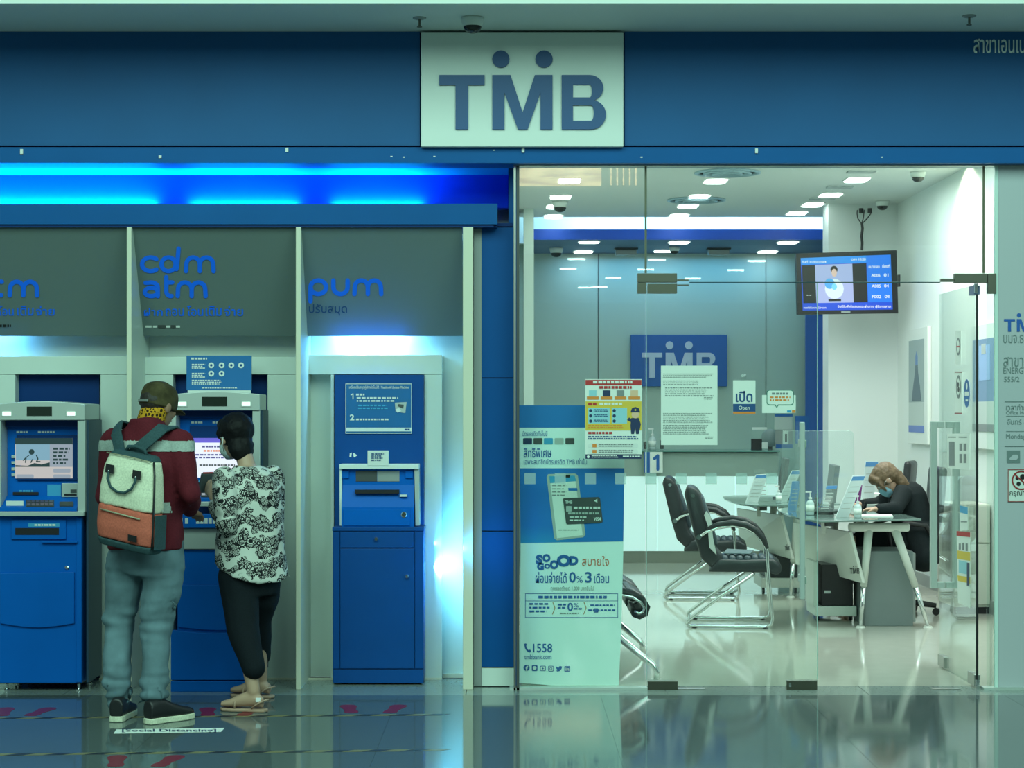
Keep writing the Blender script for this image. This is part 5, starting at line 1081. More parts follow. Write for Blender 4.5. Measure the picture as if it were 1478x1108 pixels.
def monitor(px, Y, w_, h, label, lean=0.12):
    d = Y+10; x = PX(px,d); o = thing('monitor', (x,Y,TZ), label, 'monitor')
    for k, (m, dx_, n, e) in enumerate(((m_dgrey,0,'screen_shell',0.0),)):
        q = [(x,Y,TZ+0.07),(x+0.035,Y+w_,TZ+0.07),(x+0.035+lean*h,Y+w_,TZ+0.07+h),(x+lean*h,Y,TZ+0.07+h)]
        mb = MB(); mb.add([Vector(p) for p in q]+[Vector(p)+Vector((0.035,-0.004,0)) for p in q], [(0,1,2,3),(7,6,5,4),(0,4,5,1),(1,5,6,2),(2,6,7,3),(3,7,4,0)])
        obj(n, mb, mat('monitor back grey', (0.085,0.095,0.095), 0.5), o, bevel=0.004)
    obj('stand_neck', MB().box(x+0.03,x+0.06,Y+w_*0.45,Y+w_*0.55,TZ+0.012,TZ+0.2), m_black, o); obj('stand_base', MB().box(x-0.03,x+0.13,Y+w_*0.3,Y+w_*0.7,TZ+0.0005,TZ+0.012), m_black, o)
    return o
monitor(1199, 3.50, 0.46, 0.27, 'grey back of the monitor on the nearer desk')
monitor(1128, 5.55, 0.46, 0.27, 'grey back of the monitor on the farther desk')
cbox('purple_box', 1236, 700, 1249, 727, 4.25, 0.1, mat('purple box', (0.20,0.03,0.18), 0.5), 'upright purple and pink box behind the papers on the nearer desk', 'box', bevel=0.003)
for k in range(4):
    o = obj('paper_stack', MB().box(PX(1250,13.9),PX(1288,13.9)-0.02*k,3.85+0.01*k,4.1,TZ+0.012*k+0.0005,TZ+0.012*k+0.011), (m_pale,m_leaf,m_silver,m_pale)[k], None, label=('lowest','second','third','topmost')[k]+' bundle in the paper pile beyond the clerk hands', cat='papers', group='paper bundles on the nearer desk')
o = obj('form_sheet', MB().prism([(2.40,2.98),(2.62,2.95),(2.66,3.2),(2.44,3.24)], 'z', TZ+0.0005, TZ+0.008), m_pale, None, label='white form lying under the clerk writing hand', cat='paper')
o = thing('telephone', (PX(1188,13.5), 3.25, TZ), 'black desk telephone with coiled cord at the foot of the nearer monitor', 'telephone')
x = PX(1184,13.5)
obj('phone_base', MB().prism([(x-0.08,3.335),(x+0.07,3.335),(x+0.07,3.465),(x-0.08,3.465)], 'z', TZ+0.0005, TZ+0.045), m_black, o, bevel=0.01); obj('handset', MB().tube([(x-0.055,3.35,TZ+0.07),(x-0.055,3.40,TZ+0.085),(x-0.055,3.45,TZ+0.07)], [0.022,0.014,0.022], 10), m_black, o, True)
obj('coiled_cord', MB().tube([(x-0.06+0.012*math.cos(k*1.1)+0.004*k*0.3, 3.345, TZ+0.09+0.04*math.sin(k*0.22)+0.012*math.sin(k*1.1)) for k in range(30)], 0.003, 6), m_black, o, True)
o = thing('paper_tray', (PX(1262,14), 4.0, TZ), 'white wire tray with folders beyond the papers', 'tray'); 
for k in range(3): obj('tray_level', MB().box(PX(1252,14.25),PX(1285,14.25),4.25,4.5,TZ+0.03+0.035*k,TZ+0.036+0.035*k), m_white, o)
for x in (1253, 1284): obj('tray_post', MB().box(PX(x,14.25)-0.004,PX(x,14.25)+0.004,4.25,4.26,TZ+0.0005,TZ+0.11), m_white, o)
# clear protective screen standing on the nearer desk
sp = thing('acrylic_screen', (PX(1185,13.4), 3.4, TZ), 'clear rounded protective screen standing on the nearer desk', 'screen')
D3 = 13.3
obj('sheet', MB().prism([(PX(a,D3),PZ(b,D3)) for a,b in [(1128,621.5)]+[(1232-6+6*math.cos(R(t_)),627.5+6*math.sin(R(t_))) for t_ in (-90,-60,-30,0)]+[(1233.5,738),(1128,738)]], 'y', 3.30, 3.305), glass('screen acrylic', (0.93,0.97,0.96), haze=0.07, hazecol=(0.7,0.85,0.82)), sp)
obj('edge', MB().tube([(PX(a,D3),3.302,PZ(b,D3)) for a,b in ((1128,621.5),(1226,621.5),(1230.5,623.5),(1232,627.5),(1233.5,738))], 0.0035, 6), m_acryl, sp)
for px_ in (1140, 1222): obj('foot', MB().box(PX(px_,D3)-0.015,PX(px_,D3)+0.015,3.25,3.36,TZ+0.0005,TZ+0.012), m_acryl, sp)
# cabinet and chair against the right wall
o = thing('side_cabinet', (3.3, 4.0, 0), 'cream low cabinet by the right wall behind the open door', 'cabinet')
obj('body', MB().box(3.22,3.49,3.75,4.25,0.05,0.80), mat('cabinet cream', (0.55,0.58,0.50), 0.45), o, bevel=0.004); obj('drawer', MB().box(3.225,3.485,3.735,3.7495,0.52,0.79), mat('cabinet cream', (0,0,0)), o, bevel=0.003); obj('drawer', MB().box(3.225,3.485,3.735,3.7495,0.07,0.51), mat('cabinet cream', (0,0,0)), o, bevel=0.003)
obj('plinth', MB().box(3.23,3.485,3.76,4.24,0.0,0.049), m_black, o)
def office_chair(x, y, rz, label):
    t = thing('office_chair', (x,y,0), label, 'chair', None, rz); L = dict(local=True)
    obj('backrest', MB().prism([(-0.25,0.52),(-0.30,0.75),(-0.33,1.07),(-0.27,1.08),(-0.24,0.75),(-0.19,0.52)], 'y', -0.20, 0.20), m_lea, t, True, bevel=0.03, seg=3, **L)
    obj('seat', MB().prism(rrect(-0.24,-0.24,0.24,0.24,0.09), 'z', 0.40, 0.49), m_lea, t, True, bevel=0.025, seg=3, **L)
    obj('column', MB().cyl((0,0,0.10),(0,0,0.40),0.03), m_chrome, t, True, **L)
    obj('back_bar', MB().box(-0.27,-0.05,-0.03,0.03,0.37,0.399).box(-0.30,-0.26,-0.03,0.03,0.37,0.6), m_black, t, **L)
    for k in range(5):
        a = 2*math.pi*k/5+0.3; c, s = math.cos(a), math.sin(a)
        obj('base_arm', MB().tube([(0.02*c,0.02*s,0.10),(0.28*c,0.28*s,0.07)], [0.028,0.018], 8), m_black, t, True, **L)
        obj('caster', MB().cyl((0.28*c-0.02*s,0.28*s+0.02*c,0.028),(0.28*c+0.02*s,0.28*s-0.02*c,0.028),0.027), m_black, t, **L)
    for s in (-1,1): obj('armrest', MB().tube([(-0.22,0.25*s,0.55),(-0.15,0.27*s,0.66),(0.0,0.28*s,0.68),(0.12,0.27*s,0.64),(0.10,0.26*s,0.50),(0.0,0.245*s,0.46)], 0.018, 8), m_black, t, True, **L)
    return t
oc = office_chair(2.81, 3.75, R(180), 'black high backed office chair behind the seated clerk')
o2 = office_chair(2.98, 5.5, R(160), 'empty black office chair seen through the open glass door')
# ================= PEOPLE =================
def xf(mb, loc, yaw=0, pitch=0):
    M = Matrix.Translation(loc) @ Matrix.Rotation(yaw, 4, 'Z') @ Matrix.Rotation(pitch, 4, 'X'); mb.v = [M @ v for v in mb.v]; return mb
def join(*ms):
    o = MB()
    for m in ms: o.add(m.v, m.f)
    return o
def chain(mb, pts, rad, n=14):
    """round limb: a tube with a ball at each joint"""
    mb.tube(pts, rad, n)
    for p, r in zip(pts, rad): mb.ball(p, r*1.0, n=n, m=8)
    return mb
TMP = bpy.data.scenes.new('workbench')
def fuse(mb, vox=0.01, it=4, fold=None):
    """one continuous surface out of overlapping closed shapes"""
    me = mb.mesh('f'); o = bpy.data.objects.new('f', me); TMP.collection.objects.link(o)
    r = o.modifiers.new('r', 'REMESH'); r.mode = 'VOXEL'; r.voxel_size = vox
    s = o.modifiers.new('s', 'SMOOTH'); s.factor = 0.5; s.iterations = it
    TMP.view_layers[0].update(); dg = TMP.view_layers[0].depsgraph; out = bpy.data.meshes.new_from_object(o.evaluated_get(dg))
    bpy.data.objects.remove(o); bpy.data.meshes.remove(me); out.materials.clear()
    if fold:
        for v in out.vertices: v.co += Vector(v.normal)*fold(v.co)
    out.polygons.foreach_set('use_smooth', [True]*len(out.polygons)); return out
def setmesh(name, me, m, parent, **k):
    o = wpos(parent)
    for v in me.vertices: v.co -= o
    me.materials.append(m); ob = bpy.data.objects.new(name, me); col.objects.link(ob); ob.parent = parent; ORG[ob.name] = o
    return tagit(ob, k.get('label'))
def shell(me, pred, off):
    """copy of the faces of a mesh that pass pred, lifted off the surface"""
    mb = MB(); idx = {}; vs = []; fs = []
    for p in me.polygons:
        if pred(p.center):
            f = []
            for i in p.vertices:
                if i not in idx: idx[i] = len(vs); vs.append(me.vertices[i].co + Vector(me.vertices[i].normal)*off)
                f.append(idx[i])
            fs.append(tuple(f))
    out = bpy.data.meshes.new('shell'); out.from_pydata(vs, [], fs); out.polygons.foreach_set('use_smooth', [True]*len(fs)); return out
def head_parts(C, yaw, pitch, s=1.0):
    """head with nose, jaw and ears; forward is +y turned by yaw"""
    m = MB(); m.ball((0,-0.005,0.022), 0.074*s, 0.093*s, 0.088*s, 20, 14).ball((0,0.022,-0.03), 0.058*s, 0.068*s, 0.082*s, 18, 12).ball((0,0.055,-0.082), 0.028*s, 0.026*s, 0.024*s)
    m.ball((0,0.094*s,-0.022), 0.011, 0.020, 0.015).ball((0,0.086*s,-0.004), 0.008, 0.014, 0.026).ball((0,0.078*s,-0.052), 0.022, 0.014, 0.010)
    for q in (-1,1): m.ball((q*0.075*s,-0.004,-0.012), 0.010, 0.022, 0.033).ball((q*0.035,0.062,-0.025), 0.022, 0.022, 0.024)
    return xf(m, C, yaw, pitch)
def eyes(C, yaw, pitch, parent, s=1.0):
    for q in (-1, 1):
        e = obj('eye', xf(MB().ball((q*0.030*s,0.082*s,0.004), 0.011, 0.009, 0.008, 12, 8), C, yaw, pitch), mat('eye white', (0.7,0.7,0.68), 0.3), parent, True)
        obj('iris', xf(MB().ball((q*0.030*s,0.0895*s,0.004), 0.005, 0.003, 0.005, 10, 6), C, yaw, pitch), m_black, e, True)
    obj('mouth', xf(MB().ball((0,0.0895*s,-0.055), 0.020, 0.005, 0.005, 12, 6), C, yaw, pitch), mat('lips', (0.35,0.13,0.10), 0.5), parent, True)
def hand(mb, wrist, d, nrm, side_sign=1, curl=0.35, s=1.0):
    """palm, four unequal fingers bent at the knuckles and a thumb at the side"""
    W = Vector(wrist); d = Vector(d).normalized(); nrm = Vector(nrm); nrm = (nrm-d*nrm.dot(d)).normalized(); sd = d.cross(nrm)*side_sign
    mb.loft([(W-d*0.015*s,0.024*s,0.020*s,2,sd,nrm),(W+d*0.02*s,0.030*s,0.017*s,2.3,sd,nrm),(W+d*0.06*s,0.040*s,0.015*s,2.6,sd,nrm),(W+d*0.09*s,0.038*s,0.012*s,2.6,sd,nrm)], 14)
    for k, (o, L) in enumerate(((0.030,0.066),(0.010,0.076),(-0.010,0.070),(-0.029,0.054))):
        p = W+d*0.078*s+sd*o*s; pts = [p]; a = curl*0.6; rr = [0.0088*s]
        for j, f in enumerate((0.45,0.30,0.25)):
            v = d*math.cos(a)+nrm*math.sin(a); p = p+v*L*f*s*1.15; pts.append(p); a += curl; rr.append((0.0082-0.0008*j)*s)
        chain(mb, pts, rr, 8)
    p = W+d*0.022*s+sd*0.026*s; q = p+(d*0.55+sd*0.75+nrm*0.25).normalized()*0.040*s; r_ = q+(d*0.9+sd*0.25+nrm*0.35).normalized()*0.032*s
    chain(mb, [p,q,r_], [0.013*s,0.0105*s,0.0085*s], 8); return mb
def shoe(parent, heel, yaw, m_up, m_sole, L=0.27, H=0.092, flat=False, label=None, name='shoe'):
    """heel: world point of the heel on the floor; yaw: direction of the toe"""
    out = [(-0.032,0.0),(-0.038,0.03),(-0.036,0.09),(-0.045,0.17),(-0.048,0.21),(-0.036,0.25),(0.0,0.275),(0.034,0.255),(0.046,0.21),(0.044,0.16),(0.034,0.09),(0.037,0.03),(0.030,0.0),(0.0,-0.010)]
    k = L/0.27; h0 = 0.020 if flat else 0.028
    up = MB(); rings = [(0.0,0.034,H*0.95,H*0.5),(0.04,0.037,H*1.05,H*0.52),(0.09,0.037,H*0.98,H*0.5),(0.14,0.042,H*0.72,H*0.4),(0.19,0.046,H*0.52,H*0.3),(0.235,0.040,H*0.42,H*0.25),(0.262,0.022,H*0.30,H*0.18)]
    up.loft([((0,y*k,h0*0.7+b*0.5),a*k,b*0.55,2.4,(1,0,0),(0,0,1)) for y,a,b,c in rings], 18)
    M_ = obj(name, fuse(xf(up, heel, yaw), 0.006, 3), None, parent) if False else setmesh(name, fuse(xf(up, heel, yaw), 0.006, 3), m_up, parent, label=label)
    so = MB(); so.prism([(a*k,b*k) for a,b in out], 'z', 0.001, h0); obj('sole', xf(so, heel, yaw), m_sole, M_, bevel=0.004)
    return M_
def nz(p, s, seed=0.0): return noise.noise(Vector((p.x*s[0]+seed, p.y*s[1]+seed*1.7, p.z*s[2])))
m_skin = mat('skin', (0.30,0.17,0.105), 0.5, noise_amt=0.05, nscale=12); m_skinl = mat('fair skin', (0.46,0.29,0.20), 0.5)
m_hair = mat('black hair', (0.005,0.005,0.006), 0.6, spec=0.2, bump=0.4, nscale=60); m_hairb = mat('short dark hair', (0.02,0.014,0.01), 0.6, bump=0.3, nscale=80)
# fabric materials
def fabric(name, c, ns=120, amt=0.15): return mat(name, c, 0.85, noise_amt=amt, nscale=ns, bump=0.12, spec=0.2)
m_jacket = fabric('maroon jacket', (0.105,0.010,0.018)); m_jeans = fabric('washed jeans', (0.125,0.20,0.235), 9, 0.22); m_band = fabric('reflective band', (0.34,0.40,0.37)); m_cap = fabric('olive cap', (0.060,0.050,0.022), 14, 0.6)
m_navyt = fabric('black trousers', (0.006,0.010,0.014)); m_suit = fabric('dark suit', (0.012,0.018,0.020))
m_bagw = fabric('cream canvas', (0.66,0.68,0.52)); m_bagc = fabric('coral canvas', (0.50,0.12,0.08)); m_bagt = fabric('slate teal webbing', (0.035,0.075,0.085))
def cells(name, c0, c1, scale, thr, stretch=(1,1,1)):
    m = bpy.data.materials.new(name); m.use_nodes = True; nt = m.node_tree; b = nt.nodes['Principled BSDF']; b.inputs['Roughness'].default_value = 0.85; b.inputs['Specular IOR Level'].default_value = 0.2
    tc = nt.nodes.new('ShaderNodeTexCoord'); mp = nt.nodes.new('ShaderNodeMapping'); mp.inputs['Scale'].default_value = stretch
    v = nt.nodes.new('ShaderNodeTexVoronoi'); v.inputs['Scale'].default_value = scale; nt.links.new(tc.outputs['Object'], mp.inputs[0]); nt.links.new(mp.outputs[0], v.inputs['Vector'])
    return m, nt, b, mp, v
# giraffe like neck gaiter
m_neck, nt, b, mp, v = cells('yellow patterned gaiter', 0, 0, 60, 0)
v.feature = 'DISTANCE_TO_EDGE'; r = nt.nodes.new('ShaderNodeValToRGB'); r.color_ramp.interpolation = 'CONSTANT'; r.color_ramp.elements[0].color = (0.52,0.27,0.015,1); r.color_ramp.elements[1].position = 0.16; r.color_ramp.elements[1].color = (0.03,0.015,0.005,1)
nt.links.new(v.outputs['Distance'], r.inputs[0]); nt.links.new(r.outputs[0], b.inputs['Base Color'])
# black flowers on white
m_blouse, nt, b, mp, v = cells('flowered blouse', 0, 0, 24, 0)
nzz = nt.nodes.new('ShaderNodeTexNoise'); nzz.inputs['Scale'].default_value = 15; nt.links.new(mp.outputs[0], nzz.inputs['Vector'])
mul = nt.nodes.new('ShaderNodeMath'); mul.operation = 'MULTIPLY'; mul.inputs[1].default_value = 8; nt.links.new(v.outputs['Distance'], mul.inputs[0])
fr1 = nt.nodes.new('ShaderNodeMath'); fr1.operation = 'FRACT'; nt.links.new(mul.outputs[0], fr1.inputs[0])
v2_ = nt.nodes.new('ShaderNodeTexVoronoi'); v2_.inputs['Scale'].default_value = 38; v2_.feature = 'DISTANCE_TO_EDGE'; nt.links.new(mp.outputs[0], v2_.inputs['Vector'])
c1 = nt.nodes.new('ShaderNodeMath'); c1.operation = 'GREATER_THAN'; c1.inputs[1].default_value = 0.45; nt.links.new(fr1.outputs[0], c1.inputs[0])
c2 = nt.nodes.new('ShaderNodeMath'); c2.operation = 'LESS_THAN'; c2.inputs[1].default_value = 0.07; nt.links.new(v2_.outputs['Distance'], c2.inputs[0])
c3 = nt.nodes.new('ShaderNodeMath'); c3.operation = 'MAXIMUM'; nt.links.new(c1.outputs[0], c3.inputs[0]); nt.links.new(c2.outputs[0], c3.inputs[1])
c4 = nt.nodes.new('ShaderNodeMath'); c4.operation = 'GREATER_THAN'; c4.inputs[1].default_value = 0.45; nt.links.new(nzz.outputs['Fac'], c4.inputs[0])
c5 = nt.nodes.new('ShaderNodeMath'); c5.operation = 'MULTIPLY'; nt.links.new(c3.outputs[0], c5.inputs[0])
# flowers run in zigzag garlands, plain cloth between them
sx_ = nt.nodes.new('ShaderNodeSeparateXYZ'); nt.links.new(mp.outputs[0], sx_.inputs[0])
pp1 = nt.nodes.new('ShaderNodeMath'); pp1.operation = 'PINGPONG'; pp1.inputs[1].default_value = 0.09; nt.links.new(sx_.outputs[0], pp1.inputs[0])
ad = nt.nodes.new('ShaderNodeMath'); ad.operation = 'MULTIPLY_ADD'; ad.inputs[1].default_value = 0.7; nt.links.new(pp1.outputs[0], ad.inputs[0]); nt.links.new(sx_.outputs[2], ad.inputs[2])
ad2 = nt.nodes.new('ShaderNodeMath'); ad2.operation = 'MULTIPLY_ADD'; ad2.inputs[1].default_value = 0.17; nt.links.new(nzz.outputs['Fac'], ad2.inputs[0]); nt.links.new(ad.outputs[0], ad2.inputs[2])
sn = nt.nodes.new('ShaderNodeMath'); sn.operation = 'PINGPONG'; sn.inputs[1].default_value = 0.055; nt.links.new(ad2.outputs[0], sn.inputs[0])
c4.inputs[1].default_value = 0.014; nt.links.new(sn.outputs[0], c4.inputs[0]); nt.links.new(c4.outputs[0], c5.inputs[1])
mx = nt.nodes.new('ShaderNodeMix'); mx.data_type = 'RGBA'; mx.inputs[6].default_value = (0.60,0.62,0.57,1); mx.inputs[7].default_value = (0.012,0.013,0.015,1)
nt.links.new(c5.outputs[0], mx.inputs[0]); nt.links.new(mx.outputs[2], b.inputs['Base Color'])

# ---------------- man with backpack ----------------
MX, MY, MYAW = PX(209, 9.0), -0.97, R(-22)
MO = Vector((MX, MY, 0))
def ML(x, y, z): return MO + Matrix.Rotation(MYAW, 3, 'Z') @ Vector((x,y,z))
mu, mv = tuple(Matrix.Rotation(MYAW,3,'Z') @ Vector((1,0,0))), tuple(Matrix.Rotation(MYAW,3,'Z') @ Vector((0,1,0)))
man = thing('person', MO, 'person in maroon jacket, olive cap and jeans wearing a backpack at the cash machine', 'person')
hC = ML(0.015, 0.085, 1.505); hy = MYAW+R(-14); hp = R(-16)
la = [ML(-0.185,0,1.325), ML(-0.225,0.01,1.07), ML(-0.15,0.21,1.03)]; ra = [ML(0.185,0.0,1.325), ML(0.255,-0.02,1.085), ML(0.12,0.20,0.99)]
hipL, hipR = ML(-0.085,0,0.80), ML(0.085,0,0.80); knL, knR = ML(-0.145,0.01,0.45), ML(0.060,0.0,0.45)
anL, anR = Vector((PX(168,9.0),-0.97,0.09)), Vector((PX(222,8.95),-1.04,0.09))
b_ = MB(); b_.loft([(ML(0,0,z),rx,ry,2.2,mu,mv) for z,rx,ry in ((0.76,0.14,0.09),(0.95,0.135,0.085),(1.1,0.14,0.09),(1.27,0.16,0.095),(1.35,0.11,0.07),(1.39,0.055,0.055))])
chain(b_, [ML(0,0.01,1.36),ML(0.01,0.05,1.43),hC], [0.055,0.052,0.055])
b_ = join(b_, head_parts(hC, hy, hp, 1.0))
for A3 in (la, ra): chain(b_, A3, [0.048,0.038,0.026])
for H_, K_, A_ in ((hipL,knL,anL),(hipR,knR,anR)): chain(b_, [H_,K_,A_], [0.060,0.040,0.030])
hand(b_, la[2], (0.35,0.9,-0.1), (0.3,0.1,-0.9), -1); hand(b_, ra[2], (0.2,0.95,-0.15), (-0.3,0.1,-0.9), 1)
body = setmesh('body', fuse(b_, 0.0075, 2), m_skin, man)
eyes(hC, hy, hp, man)
def foldj(p): return 0.011*nz(p,(8,8,5))+0.007*nz(p,(18,18,11),3)
j_ = MB(); j_.loft([(ML(0,0.0,z),rx,ry,2.4,mu,mv) for z,rx,ry in ((0.815,0.188,0.135),(0.86,0.187,0.135),(0.95,0.180,0.13),(1.1,0.185,0.13),(1.22,0.198,0.13),(1.31,0.195,0.115),(1.365,0.15,0.095),(1.40,0.095,0.085),(1.445,0.070,0.075))], 28)
for A3 in (la, ra): chain(j_, A3[:2]+[A3[1]+(A3[2]-A3[1])*0.93], [0.068,0.057,0.042])
jm = fuse(j_, 0.010, 5, foldj)
bandm = shell(jm, lambda c: 1.285 < c.z < 1.335 and abs((c-MO).length) > 0, 0.003); band2 = shell(jm, lambda c: 1.00 < c.z < 1.045 and abs((Matrix.Rotation(-MYAW,3,'Z') @ (c-MO)).x) < 0.172, 0.003)
jk = setmesh('jacket', jm, m_jacket, man); setmesh('reflective_band', bandm, m_band, jk); setmesh('reflective_band', band2, m_band, jk)
def foldp(p):
    a = 0.015*nz(p,(8,8,4.5),5)+0.008*nz(p,(15,15,13),9)
    k = max(0, 1-abs(p.z-0.13)/0.16)+0.45*max(0,1-abs(p.z-0.47)/0.12)+0.4*max(0,1-abs(p.z-0.72)/0.09)
    return a+0.045*k*nz(p,(6,6,26),2)
p_ = MB(); p_.loft([(ML(0,0,z),rx,ry,2.3,mu,mv) for z,rx,ry in ((0.70,0.155,0.105),(0.76,0.180,0.125),(0.86,0.178,0.122))], 24)
chain(p_, [ML(-0.105,0,0.76),ML(-0.125,0.0,0.62),ML(-0.150,0.0,0.45),anL+Vector((0,0,0.12)),anL+Vector((0,0,0.02))], [0.100,0.094,0.076,0.060,0.060])
chain(p_, [ML(0.090,0,0.76),ML(0.088,0.0,0.62),ML(0.058,-0.01,0.45),anR+Vector((0,0,0.12)),anR+Vector((0,0,0.02))], [0.100,0.094,0.078,0.062,0.062])
jm = fuse(p_, 0.010, 3, foldp)
js = setmesh('jeans', jm, m_jeans, man)
shoe(man, (PX(168,8.95),-1.06,0), R(-4), m_black, m_bagw, label='black leather shoe with a pale sole'); shoe(man, (PX(214,8.9),-1.12,0), R(-42), m_black, m_bagw, label='black leather shoe with a pale sole, turned outward')
# neck gaiter, collar, cap, hair
setmesh('neck_gaiter', fuse(MB().loft([(ML(0.0,0.02,1.40),0.072,0.075,2,mu,mv),(ML(0.005,0.04,1.44),0.068,0.072,2,mu,mv),(ML(0.01,0.055,1.475),0.070,0.076,2,mu,mv),(ML(0.012,0.065,1.495),0.062,0.070,2,mu,mv)]), 0.007, 3, lambda p: 0.004*nz(p,(30,30,30))), m_neck, man)
hm = MB(); hm.ball((0,-0.012,0.012), 0.0775, 0.092, 0.080, 20, 14); hf = fuse(xf(hm, hC, hy, hp), 0.008, 2, lambda p: 0.002*nz(p,(60,60,60)))
setmesh('hair', hf, m_hairb, man)
cm = MB(); cm.loft([((0,-0.004,-0.018),0.082,0.099),((0,0,0.020),0.083,0.100),((0,-0.002,0.05),0.083,0.099),((0,-0.004,0.08),0.074,0.088),((0,-0.005,0.102),0.052,0.062),((0,-0.005,0.114),0.022,0.026)], 26)
cp_ = setmesh('cap', fuse(xf(cm, hC, hy, hp), 0.0065, 3, lambda p: 0.002*nz(p,(30,30,30))), m_cap, man)
br = MB(); n_ = 10
top = [((0.070*math.cos(R(a)), 0.085+0.075*math.sin(R(a)), 0.012-0.012*abs(math.cos(R(a)))-0.012*math.sin(R(a)))) for a in range(0,181,15)]
br.add([Vector(p) for p in top]+[Vector(p)-Vector((0,0,0.005)) for p in top], [tuple(range(len(top))), tuple(range(2*len(top)-1,len(top)-1,-1))]+[(i,(i+1)%len(top),(i+1)%len(top)+len(top),i+len(top)) for i in range(len(top))])
obj('brim', xf(br, hC, hy, hp), m_cap, cp_)
obj('adjuster_strap', xf(MB().loft([((0,-0.1015,0.000),0.034,0.006,3),((0,-0.1015,-0.012),0.034,0.006,3)], 12), hC, hy, hp), mat('strap grey', (0.16,0.18,0.17), 0.6), cp_)
obj('cap_button', xf(MB().ball((0,-0.005,0.112), 0.008, 0.008, 0.006, 10, 6), hC, hy, hp), m_cap, cp_, True)
# backpack
bgp = thing('backpack', ML(0,-0.22,0.84), 'cream and coral canvas backpack worn by the person in the cap', 'backpack')
def BL(x, y, z):  # pack frame: leaning a little, top edge dropping to the right
    c, s = math.cos(R(8)), math.sin(R(8)); x *= 1.10; zz = z-1.06
    return ML(0.060+x*c+zz*s*0.35, y, 1.06+zz*c-x*s*1.3)
def pk(rings, m, name, par, vox=0.009, fold=0.003):
    mb = MB(); n = 28; vs = []
    for z, rx, y0, y1 in rings:
        for k in range(n):
            a = 2*math.pi*k/n; ca, sa = math.cos(a), math.sin(a); vs.append(BL(math.copysign(abs(ca)**0.45,ca)*rx, (y0+y1)/2+math.copysign(abs(sa)**0.5,sa)*(y1-y0)/2, z))
    q = len(rings); mb.add(vs, [(i*n+k,i*n+(k+1)%n,(i+1)*n+(k+1)%n,(i+1)*n+k) for i in range(q-1) for k in range(n)]+[tuple(range(n)),tuple(range((q-1)*n,q*n))])
    return setmesh(name, fuse(mb, vox, 3, lambda p: fold*nz(p,(14,14,10),4)), m, par)
yb = -0.142
pk([(1.025,0.140,-0.285,yb),(1.10,0.140,-0.285,yb),(1.20,0.130,-0.268,yb),(1.262,0.115,-0.245,yb)], m_bagw, 'upper_bag', bgp)
pk([(0.868,0.138,-0.292,yb),(0.93,0.142,-0.300,yb),(1.024,0.139,-0.290,yb)], m_bagc, 'lower_pocket', bgp)
pk([(0.832,0.130,-0.280,yb),(0.867,0.140,-0.294,yb)], m_bagt, 'base_band', bgp, 0.007, 0.001)
pk([(1.258,0.118,-0.246,yb+0.004),(1.285,0.098,-0.225,yb)], m_bagt, 'top_frame', bgp, 0.007, 0.001)
obj('side_piping', MB().tube([BL(0.139,-0.262,z) for z in (0.86,0.95,1.05,1.12)]+[BL(0.130,-0.250,1.20),BL(0.115,-0.235,1.262)], 0.005, 6), m_black, bgp, True)
obj('side_panel', MB().add([BL(0.144,-0.255,0.86),BL(0.144,-0.165,0.86),BL(0.144,-0.165,1.02),BL(0.144,-0.255,1.02),BL(0.149,-0.255,0.86),BL(0.149,-0.165,0.86),BL(0.149,-0.165,1.02),BL(0.149,-0.255,1.02)], [(0,3,2,1),(4,5,6,7),(0,1,5,4),(1,2,6,5),(2,3,7,6),(3,0,4,7)]), m_bagt, bgp)
hd = obj('handle', MB().tube([BL(-0.075,-0.285,1.185),BL(-0.077,-0.292,1.15),BL(-0.060,-0.296,1.115),BL(-0.025,-0.298,1.098),BL(0.012,-0.298,1.100),BL(0.045,-0.296,1.125),BL(0.06,-0.292,1.16),BL(0.06,-0.286,1.185)], 0.0065, 8), m_bagt, bgp, True)
for x in (-0.073, 0.062):
    q = [BL(x-0.020,-0.284,1.175),BL(x+0.020,-0.284,1.175),BL(x+0.020,-0.279,1.215),BL(x-0.020,-0.279,1.215)]; nn = Vector(mv)*-0.006
    obj('handle_patch', MB().add(q+[p+nn for p in q], [(0,1,2,3),(7,6,5,4),(0,4,5,1),(1,5,6,2),(2,6,7,3),(3,7,4,0)]), m_black, bgp); obj('rivet', MB().ball(BL(x,-0.293,1.185), 0.004), m_chrome, bgp)
obj('zip', MB().tube([BL(-0.105,-0.298,1.000),BL(0.0,-0.302,0.998),BL(0.095,-0.299,0.995)], 0.004, 6), mat('zip pale', (0.35,0.33,0.22), 0.5), bgp, True)
obj('zip', MB().tube([BL(-0.112,-0.250,1.263),BL(0.0,-0.254,1.266),BL(0.112,-0.250,1.263)], 0.003, 6), mat('zip pale', (0,0,0)), bgp, True)
q = [BL(0.045,-0.304,0.885),BL(0.088,-0.303,0.885),BL(0.088,-0.305,0.915),BL(0.045,-0.306,0.915)]; nn = Vector(mv)*-0.003
lg = obj('woven_label', MB().add(q+[p+nn for p in q], [(0,1,2,3),(7,6,5,4),(0,4,5,1),(1,5,6,2),(2,6,7,3),(3,7,4,0)]), m_black, bgp)
def strap(pts, w_, m, name):
    vs = []; pts = [Vector(p) for p in pts]
    for i, p in enumerate(pts):
        t_ = (pts[min(i+1,len(pts)-1)]-pts[max(i-1,0)]).normalized(); n1 = Vector(mv)*-1 if i < len(pts)-2 else Vector((0,0,1)); sd = t_.cross(n1).normalized()*w_/2; n2 = sd.cross(t_).normalized()*0.006
        vs += [p-sd-n2, p+sd-n2, p+sd+n2, p-sd+n2]
    fs = [(4*i+k,4*i+(k+1)%4,4*i+4+(k+1)%4,4*i+4+k) for i in range(len(pts)-1) for k in range(4)]+[(3,2,1,0),tuple(4*(len(pts)-1)+k for k in range(4))]
    return obj(name, MB().add(vs, fs), m, bgp, True, bevel=0.002)
